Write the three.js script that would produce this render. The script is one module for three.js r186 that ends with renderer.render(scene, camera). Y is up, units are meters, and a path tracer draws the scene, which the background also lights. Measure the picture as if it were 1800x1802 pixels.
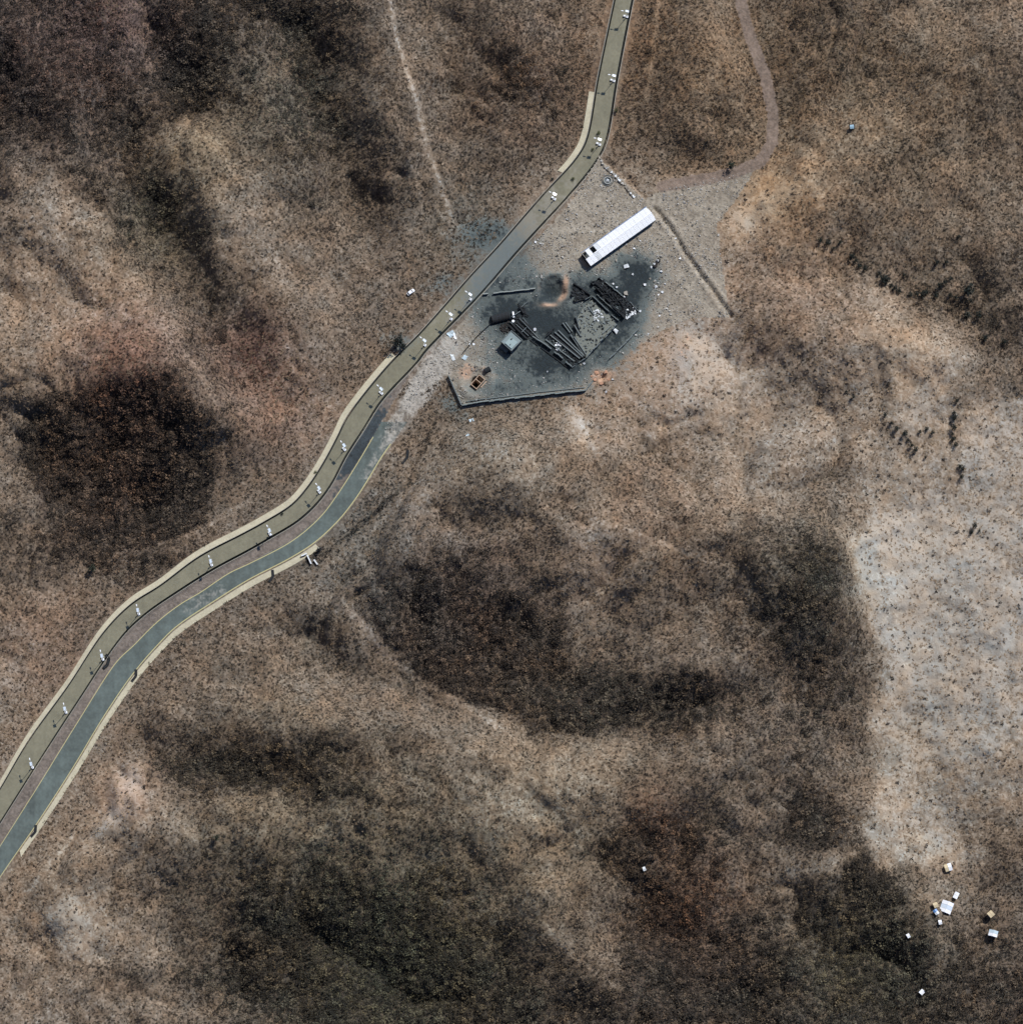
import * as THREE from 'three';
import { Sky } from 'three/addons/objects/Sky.js';
import { mergeGeometries } from 'three/addons/utils/BufferGeometryUtils.js';
import { RoundedBoxGeometry } from 'three/addons/geometries/RoundedBoxGeometry.js';

// ------------------------------------------------------------------ camera, sky, sun, exposure
const scene = new THREE.Scene();
const D = 2600, TILT = 0.27, CT = Math.cos(TILT), ST = Math.sin(TILT), MPP = 0.3;
const camera = new THREE.PerspectiveCamera(2 * Math.atan(901 * MPP / D) * 180 / Math.PI, 1022 / 1024, 50, 9000);
camera.position.set(0, D * CT, D * ST); camera.up.set(0, 0, -1); camera.lookAt(0, 0, 0);
const renderer = new THREE.WebGLRenderer({ antialias: true });
renderer.setSize(1022, 1024);
renderer.toneMapping = THREE.LinearToneMapping; renderer.toneMappingExposure = 1.3;
renderer.shadowMap.enabled = true;
const EL = 43 * Math.PI / 180, SD = new THREE.Vector3(0.62 * Math.cos(EL), Math.sin(EL), -0.785 * Math.cos(EL)).normalize();
const sun = new THREE.DirectionalLight(new THREE.Color(1, 0.945, 0.86), 4.0);
sun.position.copy(SD).multiplyScalar(900); sun.castShadow = true; sun.shadow.mapSize.set(4096, 4096);
Object.assign(sun.shadow.camera, { left: -420, right: 420, top: 420, bottom: -420, near: 100, far: 1800 });
scene.add(sun); scene.add(sun.target);
const sky = new Sky(); sky.name = 'sky'; sky.scale.setScalar(8000); sky.userData.kind = 'structure';
const su = sky.material.uniforms; su.sunPosition.value.copy(SD); su.turbidity.value = 6; su.rayleigh.value = 0.7; su.mieCoefficient.value = 0.004; su.mieDirectionalG.value = 0.8;
scene.add(sky); scene.environmentIntensity = 0.13;

// ------------------------------------------------------------------ helpers
let seed = 20241;
const rnd = () => { seed = (seed + 0x6D2B79F5) | 0; let t = Math.imul(seed ^ (seed >>> 15), 1 | seed); t = (t + Math.imul(t ^ (t >>> 7), 61 | t)) ^ t; return ((t ^ (t >>> 14)) >>> 0) / 4294967296; };
const rr = (a, b) => a + (b - a) * rnd();
const clamp = (x, a = 0, b = 1) => Math.min(b, Math.max(a, x));
const sstep = (a, b, x) => { const t = clamp((x - a) / (b - a)); return t * t * (3 - 2 * t); };
const lerp = (a, b, t) => a + (b - a) * t;
const hashTab = new Float32Array(65536); for (let i = 0; i < 65536; i++) hashTab[i] = rnd() * 2 - 1;
function vnoise(x, y, s = 0) {
  const xi = Math.floor(x), yi = Math.floor(y), fx = x - xi, fy = y - yi, u = fx * fx * (3 - 2 * fx), v = fy * fy * (3 - 2 * fy);
  const h = (a, b) => hashTab[(Math.imul(a, 73) + Math.imul(b, 12289) + s * 7919 + ((a * b) >> 3)) & 65535];
  const a = h(xi, yi), b = h(xi + 1, yi), c = h(xi, yi + 1), d = h(xi + 1, yi + 1);
  return a + (b - a) * u + (c - a) * v + (a - b - c + d) * u * v;
}
const fbm = (x, y, o, s = 0) => { let r = 0, a = 0.55; for (let i = 0; i < o; i++) { r += a * vnoise(x, y, s + i); x = x * 2.03 + 17.1; y = y * 2.03 - 9.7; a *= 0.52; } return r; };
const V = (x, y, z) => new THREE.Vector3(x, y, z);
// photograph pixel -> point on the level plane y = h
function P(px, py, h = 0) {
  const a = (px - 900) * MPP / D, b = (901 - py) * MPP / D;
  const d = V(a, -CT + b * ST, -ST - b * CT), t = (h - camera.position.y) / d.y;
  return V(d.x * t, h, camera.position.z + d.z * t);
}
// ground point -> map position (level ground)
function U(x, z) { const dep = D - z * ST; return [900 + x * D / (dep * MPP), 901 + z * CT * D / (dep * MPP)]; }
function G(px, py) { let h = 0, p; for (let i = 0; i < 6; i++) { p = P(px, py, h); h = H(p.x, p.z); } p.y = h; return p; }
function polyDist(pl, x, y) {           // distance to a polyline of [x,y]
  let best = 1e9;
  for (let i = 0; i + 1 < pl.length; i++) {
    const [ax, ay] = pl[i], [bx, by] = pl[i + 1], dx = bx - ax, dy = by - ay, t = clamp(((x - ax) * dx + (y - ay) * dy) / (dx * dx + dy * dy || 1));
    const ex = x - ax - dx * t, ey = y - ay - dy * t, d = ex * ex + ey * ey; if (d < best) best = d;
  }
  return Math.sqrt(best);
}
function bounds(pl, m) { let a = 1e9, b = 1e9, c = -1e9, d = -1e9; for (const [x, y] of pl) { a = Math.min(a, x); b = Math.min(b, y); c = Math.max(c, x); d = Math.max(d, y); } return [a - m, b - m, c + m, d + m]; }
const inB = (B, x, y) => x > B[0] && x < B[2] && y > B[1] && y < B[3];
function inPoly(pl, x, y) { let c = false; for (let i = 0, j = pl.length - 1; i < pl.length; j = i++) { const [a, b] = pl[i], [p, q] = pl[j]; if ((b > y) !== (q > y) && x < (p - a) * (y - b) / (q - b) + a) c = !c; } return c; }
const s2l = (c) => { c /= 255; return c <= 0.04045 ? c / 12.92 : ((c + 0.055) / 1.055) ** 2.4; };
const l2s = (c) => 255 * (c <= 0.0031308 ? c * 12.92 : 1.055 * c ** (1 / 2.4) - 0.055);
const KEXP = 1.28;                       // how much brighter than its base colour level ground comes out
const C = (r, g, b, k = 1) => new THREE.Color().setRGB(s2l(r) / KEXP * k, s2l(g) / KEXP * k, s2l(b) / KEXP * k);
const mat = (r, g, b, o = {}) => new THREE.MeshStandardMaterial({ color: C(r, g, b), roughness: 0.9, side: THREE.DoubleSide, ...o });
const names = {};
const numbered = (n) => { const k = names[n] = (names[n] ?? -1) + 1; return k ? n + '_' + String(k).padStart(3, '0') : n; };
function tag(o, label, category, group, kind) { o.userData.label = label; if (category) o.userData.category = category; if (group) o.userData.group = group; if (kind) o.userData.kind = kind; return o; }
function thing(name, label, category, pos = V(0, 0, 0), turn = 0, group) { const g = new THREE.Group(); g.name = numbered(name); g.position.copy(pos); g.rotation.y = turn; scene.add(g); return tag(g, label, category, group); }
function part(name, geo, m, parent) { const o = new THREE.Mesh(Array.isArray(geo) ? mergeGeometries(geo.map((g) => g.index ? g.toNonIndexed() : g)) : geo, m); o.name = parent === scene ? numbered(name) : name; o.castShadow = o.receiveShadow = true; parent.add(o); return o; }
const mtx = (x, y, z, rx = 0, ry = 0, rz = 0, sx = 1, sy = 1, sz = 1) => new THREE.Matrix4().compose(V(x, y, z), new THREE.Quaternion().setFromEuler(new THREE.Euler(rx, ry, rz, 'YXZ')), V(sx, sy, sz));
const box = (w, h, d, x = 0, y = 0, z = 0, rx = 0, ry = 0, rz = 0) => new THREE.BoxGeometry(w, h, d).applyMatrix4(mtx(x, y, z, rx, ry, rz));
const rbox = (w, h, d, x = 0, y = 0, z = 0, rx = 0, ry = 0, rz = 0) => new RoundedBoxGeometry(w, h, d, 1, Math.min(w, h, d) * 0.12).applyMatrix4(mtx(x, y, z, rx, ry, rz));
const cyl = (r0, r1, h, n, x = 0, y = 0, z = 0, rx = 0, ry = 0, rz = 0) => new THREE.CylinderGeometry(r0, r1, h, n).applyMatrix4(mtx(x, y, z, rx, ry, rz));
const turnOf = (a, b) => -Math.atan2(b.z - a.z, b.x - a.x);
function beamGeo(a, b, w, h) { const d = b.clone().sub(a), L = d.length(); return new THREE.BoxGeometry(w, h, L).applyMatrix4(new THREE.Matrix4().lookAt(V(0, 0, 0), d.clone().negate(), V(0, 1, 0)).setPosition(a.clone().add(b).multiplyScalar(0.5))); }
function chunkGeo(k) {                  // a broken lump: jittered box
  const g = new THREE.BoxGeometry(1, 1, 1).toNonIndexed(), p = g.attributes.position, off = [];
  for (let i = 0; i < 8; i++) off.push([rr(-.28, .28), rr(-.28, .2), rr(-.28, .28)]);
  for (let i = 0; i < p.count; i++) { const q = (p.getX(i) > 0) + 2 * (p.getY(i) > 0) + 4 * (p.getZ(i) > 0); p.setXYZ(i, p.getX(i) + off[q][0], p.getY(i) + off[q][1], p.getZ(i) + off[q][2]); }
  g.computeVertexNormals(); return g;
}
const chunks = [0, 1, 2, 3, 4, 5].map(chunkGeo);
const chunkAt = (x, y, z, s, sy = 0.6) => chunks[Math.floor(rnd() * 6)].clone().applyMatrix4(mtx(x, y + s * sy * 0.3, z, rr(-.4, .4), rr(0, 6.3), rr(-.4, .4), s * rr(.7, 1.3), s * sy, s * rr(.6, 1.1)));

// ------------------------------------------------------------------ the lie of the land (map positions as read off the photograph)
const A_L = [[1096, -70], [1081, 0], [1052, 138], [1031, 248], [1012, 281], [958, 340], [916, 388], [876, 434], [826, 488], [772, 550], [736, 590], [688, 638], [633, 704], [609, 738], [593, 771], [564, 824], [538, 862], [513, 889], [462, 921], [429, 939], [351, 980], [282, 1031], [231, 1064], [184, 1112], [120, 1208], [51, 1304], [0, 1390], [-55, 1478]];
const A_R = [[1129, -70], [1113, 0], [1086, 138], [1066, 250], [1050, 283], [1000, 346], [952, 398], [910, 444], [846, 518], [778, 588], [748, 620], [733, 640], [671, 707], [640, 756], [609, 804], [582, 855], [556, 889], [524, 918], [478, 946], [440, 968], [375, 1003], [316, 1040], [258, 1080], [216, 1120], [133, 1242], [64, 1349], [0, 1450], [-50, 1528]];
const B_L = [[770, 590], [716, 668], [680, 728], [655, 771], [627, 818], [593, 871], [564, 909], [515, 951], [440, 991], [404, 1008], [353, 1042], [316, 1064], [275, 1096], [236, 1135], [206, 1164], [138, 1269], [72, 1376], [0, 1490], [-55, 1577]];
const B_R = [[815, 612], [758, 686], [722, 735], [698, 769], [673, 804], [647, 847], [624, 882], [595, 918], [555, 955], [513, 982], [440, 1020], [382, 1056], [312, 1103], [282, 1132], [237, 1184], [186, 1258], [128, 1354], [64, 1453], [0, 1546], [-50, 1624]];
const DIRT = [[1296, -60], [1302, 0], [1318, 60], [1345, 130], [1360, 200], [1358, 250], [1338, 285], [1290, 305], [1230, 317], [1165, 328]];
const mid = (a, b) => { const n = 60, ca = new THREE.CatmullRomCurve3(a.map(([x, y]) => V(x, 0, y))).getSpacedPoints(n), cb = new THREE.CatmullRomCurve3(b.map(([x, y]) => V(x, 0, y))).getSpacedPoints(n); return ca.map((p, i) => [(p.x + cb[i].x) / 2, (p.z + cb[i].z) / 2]); };
const A_C = mid(A_L, A_R), B_C = mid(B_L, B_R);
const RIDGES = [ // [height, half width in map units, points]
  [19, 105, [[880, 850], [1000, 905], [1150, 960], [1290, 965], [1400, 1000]]], [9, 70, [[700, 960], [800, 1010], [950, 1050]]],
  [-9, 90, [[1760, 760], [1640, 950], [1590, 1150], [1580, 1330], [1660, 1480]]],
  [12, 85, [[1440, 385], [1500, 340], [1600, 250], [1790, 130]]], [12, 75, [[1420, 590], [1560, 600], [1650, 630]]],
  [-5, 50, [[1440, 420], [1560, 500], [1640, 545], [1720, 560]]],
  [13, 85, [[60, 360], [170, 470], [300, 620], [420, 690]]], [-8, 55, [[200, 240], [280, 380], [360, 520], [430, 690]]],
  [12, 75, [[320, 250], [420, 430], [520, 560], [600, 640]]], [9, 60, [[620, 10], [690, 180], [740, 300]]], [-7, 50, [[520, 40], [560, 200], [640, 400]]],
  [9, 55, [[20, 80], [120, 190], [190, 300]]], [-8, 45, [[270, 60], [320, 200], [250, 250]]], [8, 60, [[400, 60], [450, 190], [500, 300]]], [9, 60, [[850, 30], [940, 180], [900, 280]]],
  [15, 90, [[30, 640], [200, 660], [340, 740]]], [-5, 70, [[90, 830], [230, 900]]],
  [11, 60, [[260, 1260], [450, 1290], [680, 1300], [860, 1320]]], [-5, 50, [[560, 1150], [700, 1200], [850, 1280]]], [12, 70, [[280, 1420], [560, 1430], [800, 1420], [1080, 1390], [1330, 1320]]],
  [-6, 60, [[320, 1350], [480, 1375]]], [8, 60, [[90, 1560], [280, 1490]]], [-12, 110, [[380, 1720], [640, 1700], [820, 1790]]], [-9, 80, [[1130, 1640], [1290, 1760]]], [7, 60, [[900, 1520], [1000, 1650], [1090, 1760]]],
  [8, 70, [[1180, 1180], [1320, 1160], [1450, 1120]]], [7, 60, [[1440, 1520], [1500, 1480]]], [-8, 80, [[1500, 1650], [1560, 1780]]], [-7, 80, [[1740, 1620], [1790, 1780]]], [7, 80, [[1200, 60], [1210, 200]]],
].map((r) => [...r, bounds(r[2], r[1] * 2.6)]);
const FLATS = [[A_C, 46, 150], [B_C, 38, 120], [[[830, 610], [950, 600], [1060, 570]], 115, 190], [[[900, 560], [1000, 440], [1120, 390]], 85, 150], [[[1160, 350], [1230, 400], [1210, 500]], 60, 130], [DIRT, 14, 70]].map((f) => [...f, bounds(f[0], f[2])]);
const CRATERS = [[972, 511, 27, 3.3, 0.8], [1060, 664, 9, 1.9, 0.5], [1049, 657, 7, 1.2, 0.4]];
const DITCH2 = [[1064, 284], [1090, 302], [1112, 322], [1130, 342]];
const DITCH = [[1152, 368], [1180, 402], [1205, 445], [1245, 500], [1286, 556]];
const HMAX = 330;
function rawH(x, z) {
  const [u, v] = U(x, z);
  let m = 1; for (const [pl, a, b, B] of FLATS) if (inB(B, u, v)) m = Math.min(m, sstep(a, b, polyDist(pl, u, v)));
  let h = 0;
  if (m > 0) {
    for (const [k, w, pl, B] of RIDGES) if (inB(B, u, v)) { const d = polyDist(pl, u, v) / w; h += k * Math.exp(-d * d * 0.9); }
    const wu = u + 30 * vnoise(u / 90, v / 90, 13), wv = v + 30 * vnoise(u / 90 + 5, v / 90, 14), rg = (f, k) => Math.abs(vnoise((wu * .8 + wv * .6) / f, (wv * .8 - wu * .6) / (f * 1.8), k)) * 2 - .6;
    const calm = 1 - .65 * Math.exp(-(((u - 1660) / 170) ** 4 + ((v - 1080) / 420) ** 4));
    h += 3.5 * fbm(u / 130 + 4, v / 130, 3, 3) + calm * (3.2 * rg(95, 15) + 1.6 * rg(42, 16) + .5 * rg(19, 17)) + 1.2 * fbm(u / 30, v / 30 + 9, 3, 11);
    h += sstep(350, 1400, Math.hypot(x, z)) * (30 + 25 * fbm(x / 300, z / 300, 3, 31));
    h *= m;
  }
  h += (0.3 + 0.5 * m) * (0.35 * vnoise(u / 9, v / 9, 21) + 0.3 * vnoise(u / 4.2, v / 4.2, 22)) * (m < 0.02 ? 0.18 : 1);
  for (const [cu, cv, r, dep, rim] of CRATERS) { const d = Math.hypot(u - cu, v - cv) / r * (1 + 0.12 * vnoise(u / 6, v / 6, 5)); if (d < 2) h += d < 1 ? -dep * (1 - d * d) + rim * d * d : rim * Math.exp(-(d - 1) * (d - 1) * 14); }
  { const d = Math.hypot((u - 838) * 1.0, v - 673); if (d < 60) h += 1.1 * Math.exp(-(((d - 27) / 7) ** 2)); }        // berm round the pit
  { const d = Math.hypot((u - 838 - (v - 673) * -0.0), v - 673); if (d < 11) h -= 7 * (1 - sstep(6, 10, d)); }
  { const d = polyDist(DITCH, u, v); if (d < 16) h += -1.5 * Math.exp(-((d / 3.6) ** 2)) + 0.5 * Math.exp(-(((d - 8) / 3) ** 2)); }
  { const d = polyDist(DITCH2, u, v); if (d < 14) h += -1.0 * Math.exp(-((d / 3.4) ** 2)); }
  { const d = polyDist(A_C, u, v); if (d < 34) h = lerp(-0.9, h, sstep(16.5, 19.5, d)); }
  { const d = polyDist(B_C, u, v); if (d < 34 && v > 742) h = lerp(h, lerp(-0.8, h, sstep(13, 16.5, d)), sstep(742, 765, v)); }
  return h;
}
// cached grid so that everything stands on the sheet that is drawn
const NG = 640, HG = 620 / NG, hgrid = new Float32Array((NG + 1) * (NG + 1));
for (let j = 0; j <= NG; j++) for (let i = 0; i <= NG; i++) hgrid[j * (NG + 1) + i] = rawH(-310 + i * HG, -310 + j * HG);
function H(x, z) {
  const a = (x + 310) / HG, b = (z + 310) / HG;
  if (a < 0 || b < 0 || a >= NG || b >= NG) return rawH(x, z);
  const i = Math.floor(a), j = Math.floor(b), f = a - i, g = b - j, q = j * (NG + 1) + i;
  return f + g < 1 ? hgrid[q] + (hgrid[q + 1] - hgrid[q]) * f + (hgrid[q + NG + 1] - hgrid[q]) * g
    : hgrid[q + NG + 2] + (hgrid[q + NG + 1] - hgrid[q + NG + 2]) * (1 - f) + (hgrid[q + 1] - hgrid[q + NG + 2]) * (1 - g);
}

// ------------------------------------------------------------------ ground tone: pale (9) to dark (0), hillside shade painted in with the growth, per 100 map units
const COVER_SHADE = [
  '223122343343443344', '112122343233433333', '222332344343345444', '433253344566675444', '553354444566655443', '555344444566655643',
  '554345444466665674', '421245544455566667', '411245455544564677', '311344444454433788', '444444433354442688', '544444432244433588',
  '554444444332232676', '555222345554433566', '556444435543341565', '554322223432335354', '565321112331223233', '544321111221112122'];
const gridAt = (i, j) => +COVER_SHADE[clamp(j, 0, 17)][clamp(i, 0, 17)];
function coverShade0(u, v) {
  const wu = u + 44 * fbm(u / 70, v / 70, 3, 41), wv = v + 44 * fbm(u / 70 + 9, v / 70, 3, 43);
  const a = wu / 100 - 0.5, b = wv / 100 - 0.5, i = Math.floor(a), j = Math.floor(b), f = sstep(0, 1, a - i), g = sstep(0, 1, b - j);
  return lerp(lerp(gridAt(i, j), gridAt(i + 1, j), f), lerp(gridAt(i, j + 1), gridAt(i + 1, j + 1), f), g);
}
// patches: [u, v, ru, rv, turn, change of tone, painted shade included]
const PATCH = [
  [392, 18, 42, 32, 0, -2], [318, 150, 42, 40, .4, -2], [236, 240, 30, 14, .6, -1.5], [525, 55, 22, 45, -.3, -1.6], [915, 148, 26, 36, .3, -1.8], [140, 130, 40, 22, .8, -1], [12, 120, 18, 30, 0, -1.4],
  [255, 330, 30, 70, -.5, -1.3], [345, 230, 70, 40, .2, .8], [90, 380, 60, 40, .5, 1], [110, 520, 110, 50, .1, .6], [390, 435, 12, 10, 0, 2.2], [990, 32, 12, 9, 0, 3], [470, 130, 45, 50, 0, .5],
  [200, 830, 130, 100, .5, -.7], [90, 800, 40, 60, 0, -.5], [310, 880, 60, 60, 0, -.8], [395, 880, 30, 60, .2, .7], [320, 960, 120, 14, -.3, 1.2], [500, 830, 50, 40, 0, -.6], [90, 1060, 80, 30, -.5, .8],
  [1380, 350, 60, 22, -.3, 1.6], [1310, 390, 34, 24, .5, 1.2], [1560, 300, 90, 26, -.6, -.8], [1560, 235, 40, 14, -.6, 1.5], [1630, 40, 40, 50, .5, .8], [1400, 40, 34, 60, .6, -1.2],
  [1540, 480, 80, 20, .45, -1.1], [1650, 535, 60, 20, .1, -1.4], [1600, 640, 60, 32, .3, .9], [1740, 590, 60, 60, 0, -1], [1770, 530, 40, 12, -.5, 1],
  [1470, 850, 40, 34, .4, -1.6], [1560, 770, 90, 30, .5, -.5], [1685, 760, 10, 60, 0, -1.4], [1690, 860, 30, 60, -.3, -.8], [1630, 740, 34, 20, 0, 1.3], [1720, 940, 50, 30, .6, -.3],
  [1440, 1000, 70, 34, .4, -1.2], [1400, 1090, 90, 44, .2, -.8], [1300, 1130, 90, 30, .2, -.4], [1470, 1180, 40, 90, -.35, -.9], [1420, 1450, 30, 60, -.3, -2], [1530, 1550, 46, 46, .5, -1.8], [1400, 1540, 100, 14, -.1, 1.5], [1560, 1100, 40, 120, -.3, .8],
  [800, 1120, 210, 80, .38, -1.0], [760, 1190, 120, 36, .62, -.7], [1080, 1215, 120, 34, .15, -1.4], [900, 1250, 90, 26, .35, -.5], [700, 1162, 14, 130, -.9, 1.3], [860, 1262, 60, 12, .55, 1.2], [580, 1010, 30, 80, .75, .8], [870, 805, 70, 20, .2, 1.5], [740, 890, 70, 22, -.75, .9], [1030, 770, 20, 50, -.5, 1.6],
  [1120, 970, 90, 12, .15, 1.1], [1040, 990, 60, 40, .5, .5], [800, 900, 70, 40, .4, -.6], [1000, 850, 60, 30, .3, -.8],
  [400, 1360, 150, 22, .1, -1.6], [520, 1370, 100, 20, .3, -.8], [330, 1500, 120, 16, .1, -1.2], [210, 1410, 30, 70, .45, 2], [230, 1380, 26, 26, 0, .6], [130, 1620, 36, 60, -.4, 1.2], [420, 1470, 200, 20, -.03, .8], [330, 1720, 200, 16, .1, -1.4], [250, 1770, 160, 12, .05, .6],
  [620, 1700, 50, 120, -.3, -1], [700, 1730, 60, 70, 0, -.8], [540, 1600, 90, 36, -.3, -.9], [780, 1510, 120, 14, -.2, 1.3], [980, 1420, 200, 30, -.1, .8], [1010, 1660, 90, 20, .7, 1.6], [950, 1560, 60, 40, 0, .5], [1160, 1480, 90, 24, -.2, -1.4], [1190, 1600, 60, 40, 0, -.8], [1330, 1780, 50, 80, 0, -1.2], [1230, 1700, 120, 50, 0, -.5],
  [1640, 1720, 120, 60, 0, -1], [1500, 1720, 60, 90, 0, -.8], [1655, 1690, 16, 50, 0, 1.8], [1690, 1650, 10, 60, -.1, -1.5], [1775, 1510, 40, 50, 0, -2], [1700, 1500, 60, 30, 0, 1],
  [1200, 650, 110, 80, .3, 1.2], [1660, 1050, 130, 330, -.1, .7], [1520, 1000, 34, 60, -.4, .8], [1150, 760, 130, 40, .1, .5], [1000, 735, 20, 60, -.5, .9], [1250, 640, 60, 50, .7, .8], [1210, 600, 30, 50, .4, .5], [640, 450, 80, 60, 0, .3], [640, 150, 40, 100, -.2, .5],
];
const PB = PATCH.map(([u, v, a, b]) => { const r = Math.max(a, b) * 2.3; return [u - r, v - r, u + r, v + r]; });
// tracts with an outline of their own: woods and shaded slopes painted dark (low), bare and lit slopes pale (high) [tone, weight, outline]
const TRACT = [
  [6.9, .85, [[212, 1338], [262, 1340], [258, 1380], [235, 1438], [175, 1498], [128, 1532], [150, 1480], [188, 1415]]], [6.6, .8, [[85, 1592], [150, 1565], [166, 1600], [182, 1650], [176, 1690], [130, 1700], [100, 1650]]],
  [6.3, .8, [[1425, 650], [1500, 598], [1560, 572], [1640, 590], [1672, 650], [1610, 682], [1500, 682], [1440, 672]]], [6.9, .8, [[1288, 408], [1308, 360], [1370, 335], [1440, 345], [1400, 366], [1342, 386], [1312, 414]]],
  [1.0, .8, [[400, 1640], [520, 1560], [620, 1535], [700, 1580], [760, 1620], [820, 1640], [860, 1700], [900, 1810], [560, 1810], [520, 1740], [420, 1720]]], [1.9, .8, [[1395, 1572], [1480, 1545], [1530, 1500], [1580, 1570], [1640, 1600], [1642, 1700], [1660, 1810], [1380, 1810]]], [.6, .9, [[1395, 1400], [1440, 1420], [1446, 1500], [1420, 1512], [1388, 1460]]], [.9, .8, [[1505, 1545], [1530, 1505], [1580, 1565], [1575, 1600], [1520, 1585]]],
  [1.1, .8, [[50, 720], [100, 690], [250, 690], [332, 720], [345, 800], [362, 900], [300, 960], [200, 1012], [120, 960], [90, 880], [52, 820]]], [2.2, .7, [[640, 1035], [760, 965], [900, 990], [1000, 1080], [1012, 1180], [1130, 1188], [1182, 1240], [1080, 1292], [900, 1270], [780, 1212], [690, 1150]]], [1.5, .7, [[690, 1150], [800, 1150], [900, 1190], [1000, 1200], [1120, 1196], [1170, 1240], [1080, 1288], [900, 1268], [780, 1210]]],
  [2.6, .75, [[1300, 962], [1420, 932], [1480, 960], [1512, 1010], [1482, 1040], [1522, 1110], [1546, 1250], [1520, 1340], [1430, 1260], [1350, 1200], [1330, 1080]]], [1.2, .7, [[1395, 1010], [1440, 985], [1480, 1010], [1450, 1050], [1400, 1060]]], [2.3, .75, [[130, 270], [200, 240], [262, 330], [322, 430], [400, 560], [442, 700], [380, 692], [300, 560], [200, 430]]],
  [2.2, .75, [[1010, 1490], [1090, 1450], [1180, 1430], [1290, 1480], [1312, 1560], [1300, 1640], [1200, 1622], [1100, 1562]]], [2.2, .75, [[230, 1312], [330, 1330], [480, 1345], [640, 1360], [702, 1442], [620, 1432], [520, 1392], [380, 1392], [270, 1362]]], [5.4, .8, [[1370, 1542], [1470, 1520], [1500, 1500], [1520, 1490], [1500, 1535], [1380, 1562]]],
  [7.2, .8, [[1462, 922], [1530, 930], [1620, 832], [1720, 930], [1810, 960], [1810, 1250], [1740, 1330], [1700, 1420], [1640, 1520], [1562, 1542], [1530, 1450], [1552, 1300], [1562, 1150], [1522, 1030]]], [7.1, .75, [[1705, 720], [1810, 690], [1810, 920], [1715, 905]]], [6.0, .7, [[1080, 640], [1180, 562], [1262, 590], [1312, 640], [1400, 700], [1500, 742], [1600, 832], [1500, 900], [1380, 832], [1250, 762], [1120, 742], [1050, 702]]],
  [1.0, .8, [[300, 95], [350, 110], [350, 180], [318, 205], [290, 170]]], [1.0, .8, [[350, -20], [440, -20], [430, 30], [380, 55]]], [2.0, .6, [[40, 40], [140, 60], [250, 200], [240, 260], [120, 220], [20, 120]]], [3.0, .6, [[700, 230], [790, 120], [800, 30], [870, 100], [960, 140], [940, 250], [820, 330]]], [5.4, .6, [[30, 370], [120, 330], [180, 400], [260, 480], [340, 610], [220, 620], [60, 610]]], [5.2, .6, [[230, 230], [340, 200], [420, 290], [470, 400], [500, 520], [380, 440], [300, 330]]],
].map((r) => [...r, bounds(r[2], 30)]);
function coverShade(u, v) {
  let t = coverShade0(u, v); const eu = u + 16 * fbm(u / 24, v / 24, 2, 47) + 22 * vnoise(u / 55, v / 55, 49), ev = v + 16 * fbm(u / 24 + 5, v / 24, 2, 48) + 22 * vnoise(u / 55, v / 55 + 7, 50);
  for (const [c, w, pl, B] of TRACT) if (inB(B, eu, ev)) { const d = polyDist([...pl, pl[0]], eu, ev) * (inPoly(pl, eu, ev) ? 1 : -1); t = lerp(t, c, w * sstep(-14, 16, d)); }
  for (let k = 0; k < PATCH.length; k++) if (inB(PB[k], u, v)) {
    const [pu, pv, a, b, w, s] = PATCH[k], c = Math.cos(w), d = Math.sin(w), x = ((u - pu) * c + (v - pv) * d) / a, y = (-(u - pu) * d + (v - pv) * c) / b;
    t += s * Math.exp(-(x * x + y * y));
  }
  return t;
}
const PATHS = [ // bare trodden soil [half width, gain, points]
  [5, 3, [[684, -20], [696, 60], [715, 130], [735, 190], [748, 250], [775, 330], [795, 385]]], [3.4, 2, [[1160, -10], [1155, 50], [1146, 120], [1136, 180]]],
  [5, 1.2, [[330, 640], [365, 690], [390, 750], [400, 800], [385, 860]]], [5, 1.3, [[505, 600], [520, 660], [560, 700], [590, 720]]], [6, 1.6, [[205, 975], [260, 965], [350, 935], [440, 880]]], [5, 1.2, [[200, 985], [195, 1050]]],
  [5, 1.2, [[1035, 930], [1110, 950], [1180, 975], [1260, 1010]]], [8, 1.7, [[605, 1060], [680, 1150], [760, 1210], [840, 1255], [880, 1285]]], [1.6, -1.6, [[1222, 846], [1250, 885], [1282, 928]]], [1.8, -1.2, [[1585, 1430], [1620, 1490], [1660, 1550]]],
  [5, 1.8, [[945, 1610], [985, 1665], [1040, 1710], [1090, 1745]]], [4, 1.2, [[1790, 500], [1770, 525], [1730, 540]]], [6, 1, [[1180, 740], [1090, 690]]], [4, 1.6, [[30, 1600], [90, 1520], [150, 1450]]], [4, 1.4, [[85, 1610], [125, 1690]]], [4, 1.4, [[160, 1560], [200, 1640]]],
  [8, 1.4, [[1008, 720], [1030, 765], [1048, 805]]], [4, -1.4, [[560, 985], [640, 920], [720, 850], [770, 730]]], [4, 1.1, [[575, 1000], [660, 930], [740, 850], [780, 760]]],
].map((p) => [...p, bounds(p[2], p[0] * 2)]);
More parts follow.
